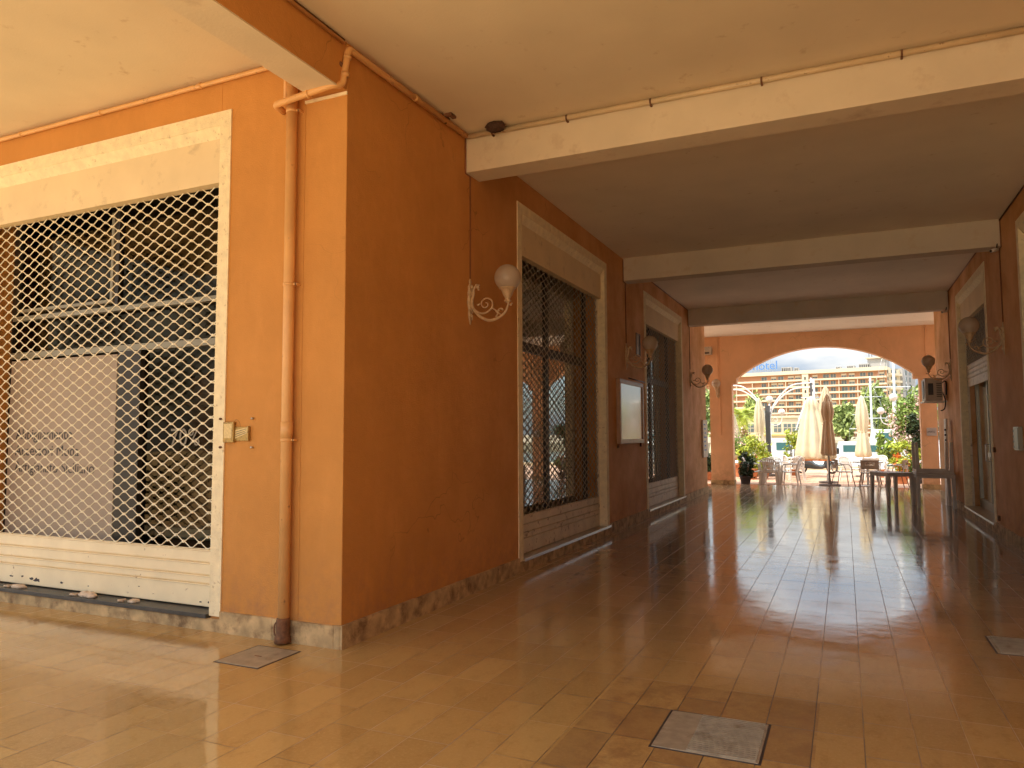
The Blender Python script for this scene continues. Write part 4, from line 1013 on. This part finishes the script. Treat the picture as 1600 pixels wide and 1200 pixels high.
bush('potted_plant', 'orange flowering plant left of the upturned table legs', 'plant', (4.98,21.7,-.03), (-.06,0,.62,.28,.25,.28), 900, .05, M['leaf_y'], 9, (.2,.28,M['pot']), None, (420,.06,M['flower_o']))
bush('potted_plant', 'orange-red flowers in a black pot by the right pier', 'plant', (5.25,20.4,-.03), (0,0,.60,.22,.2,.26), 700, .05, M['leaf'], 10, (.15,.24,M['potdark']), None, (120,.06,M['flower_o']))
bush('terrace_shrub', 'green hedge plant behind the upturned table legs', 'shrub', (5.35,25.2,-.03), (0,0,.75,.6,.4,.5), 2200, .07, M['leaf_y'], 11, (.3,.3,M['pot']))
bush('terrace_shrub', 'variegated narrow-leaved plant behind the white chairs', 'shrub', (4.65,25.3,-.03), (0,0,1.05,.26,.25,.62), 500, .11, M['leaf'], 12, (.2,.3,M['pot']))
# palm
pm = thing('palm_tree', 'small bright green palm seen through the arch on the left', 'tree', (-.45,27.2,-.03))
mb = MB(); mb.tube([(0,0,0),(.02,0,.6),(0,0,1.3),(.01,0,2.05),(0,0,2.3)], [.26,.22,.18,.20,.12], 12); mb.build('trunk', M['palmbark'], pm, world=False)
r_ = random.Random(21); mb = MB()
for k in range(46):
    a = k*2.399; up = r_.uniform(-.25,1.15); Ln = r_.uniform(1.0,1.35)
    pts = []
    for i in range(9):
        t = i/8; rr = Ln*t*math.cos(up*(1-.35*t)); zz = 2.3+Ln*(math.sin(up)*t) - .75*Ln*t*t*(.5+.5*math.cos(up))
        pts.append(Vector((rr*math.cos(a), rr*math.sin(a), zz)))
    mb.tube(pts, [.012-.001*i for i in range(9)], 4)
    side = Vector((-math.sin(a), math.cos(a), 0))
    for i in range(1, 25):
        t = i/25; j = min(7, int(t*8)); p = pts[j].lerp(pts[j+1], t*8-j); d = (pts[j+1]-pts[j]).normalized()
        ll = .34*math.sin(PI*min(1,t*.8+.15))
        for s in (-1,1):
            q = p + side*s*ll*.75 + d*ll*.6 + Vector((0,0,-.12*ll+r_.uniform(-.02,.02))); w_ = d*.016
            mb.add([p-w_, p+w_, q], [(0,1,2)])
mb.build('crown', M['leaf_y'], pm, world=False)

# ------------------------------------------------------------------ scooter
sct = thing('scooter', 'silver and black motor scooter parked side-on beyond the parasols', 'scooter', (2.33,27.2,-.03)); sct.scale = (.82,.82,.88)
def wheel(x, z, r):
    o = MB(); n = 24
    for i in range(n):
        a0 = 2*PI*i/n; a1 = 2*PI*(i+1)/n
        ring = lambda a: [(x+math.cos(a)*q, yy, z+math.sin(a)*q) for q, yy in ((r*.68,-.055),(r*.95,-.05),(r,0),(r*.95,.05),(r*.68,.055))]
        A = ring(a0); B_ = ring(a1); o.add(A+B_, [(i2,i2+1,i2+6,i2+5) for i2 in range(4)], True)
    w = o.build('wheel', M['rubber'], sct, world=False)
    m2 = MB(); m2.tube([(x,-.04,z),(x,.04,z)], r*.22, 12)
    for k in range(5): a = 2*PI*k/5; m2.bar((x,0,z),(x+math.cos(a)*r*.7,0,z+math.sin(a)*r*.7),.045,.05,1)
    m2.build('rim', M['silver'], w, world=False)
wheel(-.68,.26,.26); wheel(.68,.26,.26)
def loft(mb, secs, n=12):
    vs = []; fs = []
    for (x, zc, hy, hz) in secs:
        for k in range(n): a = 2*PI*k/n; vs.append((x, hy*math.cos(a), zc+hz*math.sin(a)))
    for i in range(len(secs)-1):
        for k in range(n): a = i*n+k; b = i*n+(k+1)%n; fs.append((a,b,b+n,a+n))
    fs += [tuple(range(n))[::-1], tuple(range((len(secs)-1)*n, len(secs)*n))]; mb.add(vs, fs, True)
mb = MB(); loft(mb, [(-.98,.66,.04,.04),(-.85,.60,.13,.11),(-.6,.55,.18,.16),(-.3,.50,.18,.16),(-.05,.36,.17,.10),(.2,.30,.16,.07),(.38,.36,.15,.12)]); mb.build('body', M['scoot'], sct, world=False)
mb = MB(); loft(mb, [(-.85,.40,.08,.05),(-.5,.36,.14,.12),(-.1,.30,.15,.10),(.3,.27,.13,.06)]); mb.build('engine_cover', M['scootd'], sct, world=False)
mb = MB(); loft(mb, [(-.80,.73,.10,.04),(-.5,.75,.15,.06),(-.2,.72,.15,.06),(.0,.68,.10,.04)]); mb.build('saddle', M['rubber'], sct, world=False)
mb = MB(); mb.bar((.42,0,.25),(.60,0,.95),.34,.12,.7); mb.build('leg_shield', M['scoot'], sct, world=False)
mb = MB(); mb.bar((.55,0,.98),(.44,0,1.28),.32,.02,.7); mb.build('windscreen', M['teal'], sct, world=False)
mb = MB(); mb.tube([(.52,-.32,1.0),(.56,0,.95),(.52,.32,1.0)], .018, 8); mb.tube([(.60,0,.95),(.68,0,.26)], .03, 8); mb.build('handlebar', M['scootd'], sct, world=False)
mb = MB(); loft(mb, [(.42,.30,.05,.03),(.6,.50,.07,.03),(.78,.50,.07,.03),(.95,.36,.05,.03)]); mb.build('mudguard', M['scootd'], sct, world=False)
mb = MB(); mb.ball((.66,0,.80), .08, 12, 8); mb.build('headlight', M['silver'], sct, world=False)
bevel(MB().box(.72,1.02,-.16,.16,.88,1.16).build('top_box', M['scootd'], sct, world=False), .05, 3)

# ------------------------------------------------------------------ boats
def boat(label, loc, rz, L_, Wd, H, cabin, mast=None, group='boats moored in the harbour'):
    t = thing('motor_boat' if not mast else 'sailing_boat', label, 'boat', loc, rz, group)
    mb = MB(); n = 12; secs = []
    for i in range(n+1):
        u = i/n; x = -L_/2+L_*u; w = Wd/2*(1-max(0,(u-.45)/.55)**2.2)*(.9+.1*min(1,u*4)); sh = H*(1+.25*u*u)
        secs.append([(x, -w, sh), (x, -w*.8, H*.35), (x, 0, -.1), (x, w*.8, H*.35), (x, w, sh)])
    vs = [p for s in secs for p in s]; fs = []
    for i in range(n):
        for k in range(4): a = i*5+k; fs.append((a, a+5, a+6, a+1))
        a = i*5; fs.append((a, a+4, a+9, a+5))
    fs.append((0,1,2,3,4)); mb.add(vs, fs, True); mb.build('hull', M['hull'], t, world=False)
    mb = MB(); mb.box(-L_/2,L_/2*.55,-Wd/2*.93,-Wd/2*.9,H*.6,H*.82); mb.build('side_stripe', M['teal'], t, world=False)
    x0, x1, h = cabin
    mb = MB(); mb.prism([(x0,H),(x1,H),(x1-.5*h,H+h),(x0+.15*h,H+h)], -Wd*.33, Wd*.33, 'y'); bevel(mb.build('cabin', M['hull'], t, world=False), .06, 2)
    mb = MB(); m_ = 3
    for k in range(m_):
        a = x0+.25*h+(x1-x0-.9*h)*k/m_; b = a+(x1-x0-.9*h)/m_*.82
        mb = MB()
        for s in (-1,1): yy = s*Wd*.333; mb.box(a,b,min(yy,yy*1.01),max(yy,yy*1.01),H+h*.4,H+h*.8)
        mb.build('window', M['teal'], t, world=False)
    mb = MB(); [mb.tube([(L_/2*f,s*Wd*.3*(1-f)*1.4,H*1.1),(L_/2*f,s*Wd*.3*(1-f)*1.4,H*1.1+.5)], .02, 5) for f in (.5,.7,.9) for s in (-1,1)]
    for s in (-1,1): mb.tube([(L_/2*.5,s*Wd*.21,H*1.1+.5),(L_/2*.98,s*.01,H*1.2+.5)], .02, 5)
    mb.build('railing', M['silver'], t, world=False)
    if mast:
        mb = MB(); mb.tube([(0,0,H),(0,0,mast)], [.10,.06], 8); mb.build('mast', M['white_metal'], t, world=False)
        mb = MB(); mb.tube([(0,-Wd*.4,mast*.55),(0,Wd*.4,mast*.55)], .03, 6); mb.tube([(0,-Wd*.3,mast*.78),(0,Wd*.3,mast*.78)], .025, 6); mb.build('spreader', M['white_metal'], t, world=False)
        mb = MB(); mb.tube([(0,0,H+.9),(-L_*.42,0,H+.85)], .09, 8); mb.build('boom', M['white_metal'], t, world=False)
        mb = MB(); mb.tube([(L_/2,0,H*1.2),(0,0,mast*.97),(-L_/2,0,H)], .012, 4); mb.tube([(0,-Wd*.45,H),(0,-Wd*.4,mast*.55),(0,0,mast*.95)], .010, 4); mb.tube([(0,Wd*.45,H),(0,Wd*.4,mast*.55),(0,0,mast*.95)], .010, 4); mb.build('rigging', M['silver'], t, world=False)
    return t
boat('white boat with teal stripe moored left of the big parasol', (.9,37,-1.2), PI, 7.5, 2.4, 1.5, (-2,1.6,1.0))
boat('white motor boat moored behind the scooter', (5.2,35.5,-1.2), .1, 7, 2.4, 1.55, (-2.2,1.2,.8))
boat('large white motor yacht behind the right-hand parasol', (7.3,48,-1.2), .15, 8, 3.2, 1.9, (-2.4,2.2,1.1))
boat('thick-masted sailing boat rising behind the right terrace chairs', (6.25,46.5,-1.2), PI/2+.25, 9, 2.8, 1.2, (-2,1.8,.6), 10.2)
boat('slim-masted sailing boat between the two right parasols', (5.28,58,-1.2), PI/2, 8.5, 2.7, 1.2, (-2,1.8,.6), 7.1)
boat('sailing boat with a thin mast left of the lone parasol', (4.87,71,-1.2), PI/2, 8.5, 2.7, 1.2, (-2,1.8,.6), 5.8)
boat('sailing boat far off near the right end of the hotel', (10.4,75,-1.2), PI/2+.2, 9, 2.8, 1.2, (-2,1.8,.6), 11.2)
boat('sailing boat behind the big folded canopy', (1.0,60,-1.2), PI/2, 8.5, 2.7, 1.2, (-2,1.8,.6), 7.3)
gp = thing('gangway_crane', 'pale perforated pylon with slanting stays rising behind the big canopy', 'pylon', (1.95,36,-1.2))
mb = MB(); mb.box(1.84,2.06,35.9,36.1,-1.2,4.35); mb.build('column', M['white_metal'], gp)
mb = MB(); [mb.box(1.92,1.98,35.893,35.9,1.6+.35*k,1.72+.35*k) for k in range(8)]; mb.build('hole', M['postdark'], gp)
mb = MB(); mb.tube([(.95,36,.9),(1.75,36,3.0)], .045, 6); mb.tube([(.80,36,.9),(1.60,36,3.2)], .03, 6); mb.build('stay', M['white_metal'], gp)

# ------------------------------------------------------------------ far trees
def tree(label, loc, h, r, seed, mt, n=2600, size=.5, kind='harbour_tree'):
    t = thing(kind, label, 'tree', loc, 0, 'trees in front of the hotel'); r_ = random.Random(seed)
    mb = MB(); mb.tube([(0,0,0),(.1,0,h*.25),(-.05,0,h*.5),(0,.1,h*.8)], [.035*h,.028*h,.02*h,.008*h], 8)
    for k in range(7):
        a = r_.uniform(0,2*PI); z = h*r_.uniform(.3,.6); mb.tube([(0,0,z),(r*.4*math.cos(a),r*.4*math.sin(a),z+h*.12),(r*.8*math.cos(a),r*.8*math.sin(a),z+h*.22)], [.014*h,.010*h,.004*h], 6)
    mb.build('trunk', M['bark'], t, world=False)
    MB().leaves((0,0,h*.58), (r,r,h*.44), n, size, r_, clumps=24).build('crown', mt, t, world=False)
    return t

tree('round green tree in front of the hotel between the parasols', (3.4,120,.2), 5.8, 1.75, 31, M['leaf_far'])
tree('tallest tree in front of the hotel, behind the thick mast', (7.75,125,.2), 8.9, 1.5, 32, M['leaf_far'], 3000)
tree('wide tree right of the thick mast in front of the hotel', (10.3,131,.2), 7.0, 1.9, 33, M['leaf_far'])
tree('tree at the right edge of the arch opening, beyond the hotel end', (14.2,118,.2), 7.8, 1.9, 34, M['leaf_far'])
tree('low bushy tree behind the right street lamp', (10.9,116,.2), 5.2, 1.3, 35, M['leaf_far'], 2000)
tree('tree behind the palm at the left of the arch', (-13.0,150,.2), 8.6, 1.8, 36, M['leaf_far'], 2000)
tree('tree seen through the narrow gap left of the pier', (-14.6,114,.2), 9.3, 2.3, 37, M['leaf_far'])
tree('low dark tree behind the shaded parasol', (-.7,118,.2), 3.3, 1.3, 38, M['leaf_far'], 1500)

# ------------------------------------------------------------------ low harbour building
lo = thing('harbour_building', 'long low cream building with rows of dark windows at the foot of the hotel', 'building', (-10,140,.2))
MB().box(-19,1.5,140,150,.2,4.5).build('wall', M['hotelc'], lo)
MB().box(-19.3,1.8,139.7,150.3,4.5,4.9).build('roof', M['hotelc'], lo)
for k, x in enumerate([-13.4,-11.9,-8.6,-6.9,-5.4,-3.9,-1.6,.1]):
    w = MB().box(x,x+1.25,139.93,140.0,1.9,3.4).build('window', M['hotelg'], lo)
    mb = MB(); mb.box(x-.06,x+1.31,139.88,139.93,2.6,2.7); mb.box(x+.6,x+.68,139.88,139.93,1.9,3.4); mb.build('window_frame', M['hotelc'], w)
MB().box(-19.1,1.6,139.7,140,1.2,1.45).build('yellow_ledge', mat('yellow_band', (.62,.50,.16), .8, .05, 1), lo)

# ------------------------------------------------------------------ hotel (local x along the facade, -y faces the harbour)
P0 = Vector((-62.0, 345.6, 0)); P1 = Vector((19.63, 330.8, 0)); d = P1-P0; LEN = d.length; ang = math.atan2(d.y, d.x)
h = thing('hotel_building', 'long multi-storey orange hotel with cream balcony bands and a blue rooftop sign', 'building', (P0.x,P0.y,0), ang)
ROOF = 28.2; FH = 2.84; NF = 9
MB().box(0,LEN,0,14,0,ROOF).build('wall', M['hotel'], h, world=False)
MB().box(-.3,LEN+.3,-1.5,14.3,ROOF-.9,ROOF+.6).build('roof_cornice', M['hotelc'], h, world=False)
nb_ = 23; BW = LEN/nb_; stair = 14
cnt = 0
for f in range(NF):
    z = ROOF-.9-FH*(f+1)
    mb = MB(); mb.box(0,LEN,-1.35,0,z-.18,z+.12); mb.box(0,LEN,-1.35,-1.22,z+.12,z+.55)
    mb.build('balcony_band', M['hotelc'], h, world=False)
    if f > 6: continue
    for b in range(9, nb_):
        if b == stair: continue
        rr = random.Random(f*37+b); x = b*BW+ (.25 if b % 2 else .9)
        w_ = rr.choice((1.9,2.3,2.1)); zt = z+2.25
        wo = MB().box(x,x+w_,-.06,0,z+.35 if f else z+.8,zt).build('window', M['hotelg'], h, world=False)
        mb = MB(); mb.box(x+w_/2-.05,x+w_/2+.05,-.10,-.06,z+.35,zt); mb.box(x-.08,x,-.10,0,z+.35,zt+.08); mb.box(x+w_,x+w_+.08,-.10,0,z+.35,zt+.08)
        if rr.random() < .35: mb.box(x,x+w_,-.12,-.06,zt-.8,zt)
        mb.build('window_frame', M['hotelc'], wo, world=False)
mb = MB()
for b in range(nb_+1):
    if b % 2 == 0: mb.box(b*BW-.12,b*BW+.12,-1.2,0,0,ROOF-3.8)
mb.build('balcony_divider', M['hotelc'], h, world=False)
MB().box(stair*BW-.2,stair*BW+2.4,-1.8,-.0,0,ROOF-1.2).build('stair_tower', M['hotelc'], h, world=False)
mb = MB(); [mb.box(stair*BW+.8,stair*BW+1.4,-1.86,-1.8,2+2.84*k,3.2+2.84*k) for k in range(9)]; mb.build('stair_window', M['dark'], h, world=False)
# end facade
e = thing('hotel_wing', 'cream and grey end wing of the hotel with stepped balconies', 'building', (19.75,331.0,0), math.radians(58))
MB().box(0,10,0,12,0,ROOF-.4).build('wall', M['hotelc'], e, world=False)
MB().box(10.0,20,-1.0,12,0,ROOF+.3).build('grey_block', M['hotelgrey'], e, world=False)
for f in range(8):
    z = ROOF-FH*(f+1)
    MB().box(1.0,9.0,-1.4,0,z-.2,z+.75).build('balcony_band', M['hotelc'], e, world=False)
    MB().box(.3,.9,-.06,0,z+.6,z+2.1).build('window', M['dark'], e, world=False)
    MB().box(3.0,7.0,-.06,0,z+.75,z+2.2).build('window', M['hotelg'], e, world=False)
    MB().box(12,13.2,-1.06,-1.0,z+.3,z+2.3).build('window', M['hotelg'], e, world=False); MB().box(15,16.2,-1.06,-1.0,z+.3,z+2.3).build('window', M['hotelg'], e, world=False)
# rooftop plant
for k, (b, w_, hh, lb_) in enumerate([(11.25,4.4,2.2,'grey plant room on the hotel roof, right of the blue sign'),(17.5,2,1.2,'small rooftop unit near the middle of the hotel roof'),(18.7,3,1.4,'rooftop unit above the right bays of the hotel'),(20.0,4,1.9,'wide rooftop unit close to the right end of the hotel'),(12.75,1.6,1.8,'round-shouldered pale unit just right of the grey plant room')]):
    t = thing('rooftop_unit', lb_, 'roof unit', (P0.x,P0.y,0), ang); x = b*BW
    bevel(MB().box(x,x+w_,3,6,ROOF+.6,ROOF+.6+hh).build('casing', M['hotelgrey'], t, world=False), .05)
    mb = MB(); [mb.box(x+.3+.8*j,x+.7+.8*j,2.95,3.0,ROOF+1.0,ROOF+.6+hh*.8) for j in range(int(w_/.8))]; mb.build('louvre', M['dark'], t, world=False)
bt = thing('rooftop_building', 'large grey block with antennas on the right part of the hotel roof', 'roof unit', (P0.x,P0.y,0), ang)
MB().box(20.9*BW,22.9*BW,4,12,ROOF+.6,ROOF+4.6).build('wall', M['hotelgrey'], bt, world=False)
MB().box(20.7*BW,23.1*BW,3,13,ROOF+4.6,ROOF+5.1).build('roof', M['hotelc'], bt, world=False)
mb = MB(); [mb.tube([(q*BW,6,ROOF+4.9),(q*BW,6,ROOF+8)], .09, 5) for q in (21.0,21.3,22.1)]; mb.build('antenna', M['dark'], bt, world=False)
sgn = thing('rooftop_sign', 'blue letters spelling hotel standing on the hotel roof', 'sign', (P0.x,P0.y,0), ang)
text_part('lettering', 'hotel', 5.4, M['blue'], None, (0,0,0), ROT_F, depth=.15)
o = bpy.data.objects['lettering']
for ob_ in bpy.data.objects:
    if ob_.name.startswith('lettering') and ob_.parent is None: o = ob_
o.parent = sgn; o.location = (28.6, .5, ROOF+2.0)
mb = MB()
for k in range(10): x = 28.6+k*1.0; mb.tube([(x,.6,ROOF+.5),(x,.6,ROOF+6)], .05, 4); mb.tube([(x,.6,ROOF+4),(x,2.5,ROOF+.5)], .05, 4)
mb.box(28.3,38.6,.55,.65,ROOF+2.1,ROOF+2.2); mb.build('support_frame', M['hotelgrey'], sgn, world=False)

# ------------------------------------------------------------------ light, sky, camera
SUNAZ, SUNEL, SUNE, SKYS, CLOUD = 235, 56, 5.0, .15, 13
SUN_AZ = math.radians(SUNAZ); SUN_EL = math.radians(SUNEL)       # azimuth clockwise from +y
s = Vector((math.sin(SUN_AZ)*math.cos(SUN_EL), math.cos(SUN_AZ)*math.cos(SUN_EL), math.sin(SUN_EL)))
sd = bpy.data.lights.new('sun', 'SUN'); sd.energy = SUNE; sd.angle = math.radians(.53); sd.color = (1,.90,.74)
so = bpy.data.objects.new('sun', sd); col.objects.link(so); so.rotation_euler = s.to_track_quat('Z','Y').to_euler(); so.location = s*50
w = bpy.data.worlds.new('World'); sc.world = w; w.use_nodes = True
N = w.node_tree.nodes; L = w.node_tree.links; bg = N['Background']; bg.inputs[1].default_value = SKYS
sky = N.new('ShaderNodeTexSky'); sky.sky_type = 'NISHITA'; sky.sun_disc = False; sky.sun_elevation = SUN_EL; sky.sun_rotation = SUN_AZ
sky.air_density = 1; sky.dust_density = 1.5; sky.ozone_density = 1
co = N.new('ShaderNodeTexCoord'); mp = N.new('ShaderNodeMapping'); mp.inputs['Scale'].default_value = (1,1,3.2); mp.inputs['Location'].default_value = (.35,1.3,.2)
no = N.new('ShaderNodeTexNoise'); no.inputs['Scale'].default_value = 2.6; no.inputs['Detail'].default_value = 9; no.inputs['Roughness'].default_value = .55
L.new(co.outputs['Generated'], mp.inputs[0]); L.new(mp.outputs[0], no.inputs['Vector'])
r = N.new('ShaderNodeMapRange'); r.interpolation_type = 'SMOOTHSTEP'; r.inputs[1].default_value = .36; r.inputs[2].default_value = .53; L.new(no.outputs['Fac'], r.inputs[0])
no2 = N.new('ShaderNodeTexNoise'); no2.inputs['Scale'].default_value = 5; no2.inputs['Detail'].default_value = 6; L.new(mp.outputs[0], no2.inputs['Vector'])
cl = N.new('ShaderNodeMix'); cl.data_type = 'RGBA'; cl.inputs[6].default_value = tuple(x*CLOUD for x in (.46,.56,.69))+(1,); cl.inputs[7].default_value = tuple(x*CLOUD for x in (1,.99,.95))+(1,)
r3 = N.new('ShaderNodeMapRange'); r3.inputs[1].default_value = .38; r3.inputs[2].default_value = .6; L.new(no2.outputs['Fac'], r3.inputs[0]); L.new(r3.outputs[0], cl.inputs[0])
sz = N.new('ShaderNodeSeparateXYZ'); L.new(co.outputs['Generated'], sz.inputs[0]); rz_ = N.new('ShaderNodeMapRange'); rz_.inputs[3].default_value = .38; rz_.inputs[4].default_value = 2.7; L.new(sz.outputs['Z'], rz_.inputs[0])
cs = N.new('ShaderNodeVectorMath'); cs.operation = 'SCALE'; L.new(cl.outputs[2], cs.inputs[0]); L.new(rz_.outputs[0], cs.inputs['Scale'])   # cloud cover brightens towards the zenith
mx = N.new('ShaderNodeMix'); mx.data_type = 'RGBA'; L.new(r.outputs[0], mx.inputs[0]); L.new(sky.outputs[0], mx.inputs[6]); L.new(cs.outputs[0], mx.inputs[7]); L.new(mx.outputs[2], bg.inputs[0])

cd = bpy.data.cameras.new('camera'); cam = bpy.data.objects.new('camera', cd); col.objects.link(cam); sc.camera = cam
cd.sensor_width = 36; cd.sensor_fit = 'HORIZONTAL'; cd.lens = 1148.67/1600*36; cd.clip_start = .05; cd.clip_end = 6000
yaw, pitch, roll = .4243, .0693, -.0044
cam.location = (3.3972,-4.4743,1.55)
f = Vector((-math.sin(yaw)*math.cos(pitch), math.cos(yaw)*math.cos(pitch), math.sin(pitch)))
rr_ = Vector((math.cos(yaw), math.sin(yaw), 0)); uu = rr_.cross(f)
r2 = rr_*math.cos(roll)+uu*math.sin(roll); u2 = -rr_*math.sin(roll)+uu*math.cos(roll)
cam.rotation_euler = Matrix(((r2.x,u2.x,-f.x),(r2.y,u2.y,-f.y),(r2.z,u2.z,-f.z))).to_euler()

sc.render.engine = 'CYCLES'
sc.view_settings.view_transform = 'Standard'; sc.view_settings.look = 'None'; sc.view_settings.exposure = 0; sc.view_settings.gamma = 1
cy = sc.cycles
cy.use_denoising = True; cy.max_bounces = 12; cy.diffuse_bounces = 10; cy.glossy_bounces = 4; cy.transmission_bounces = 6; cy.transparent_max_bounces = 12
cy.caustics_reflective = True; cy.caustics_refractive = False; cy.sample_clamp_indirect = 6
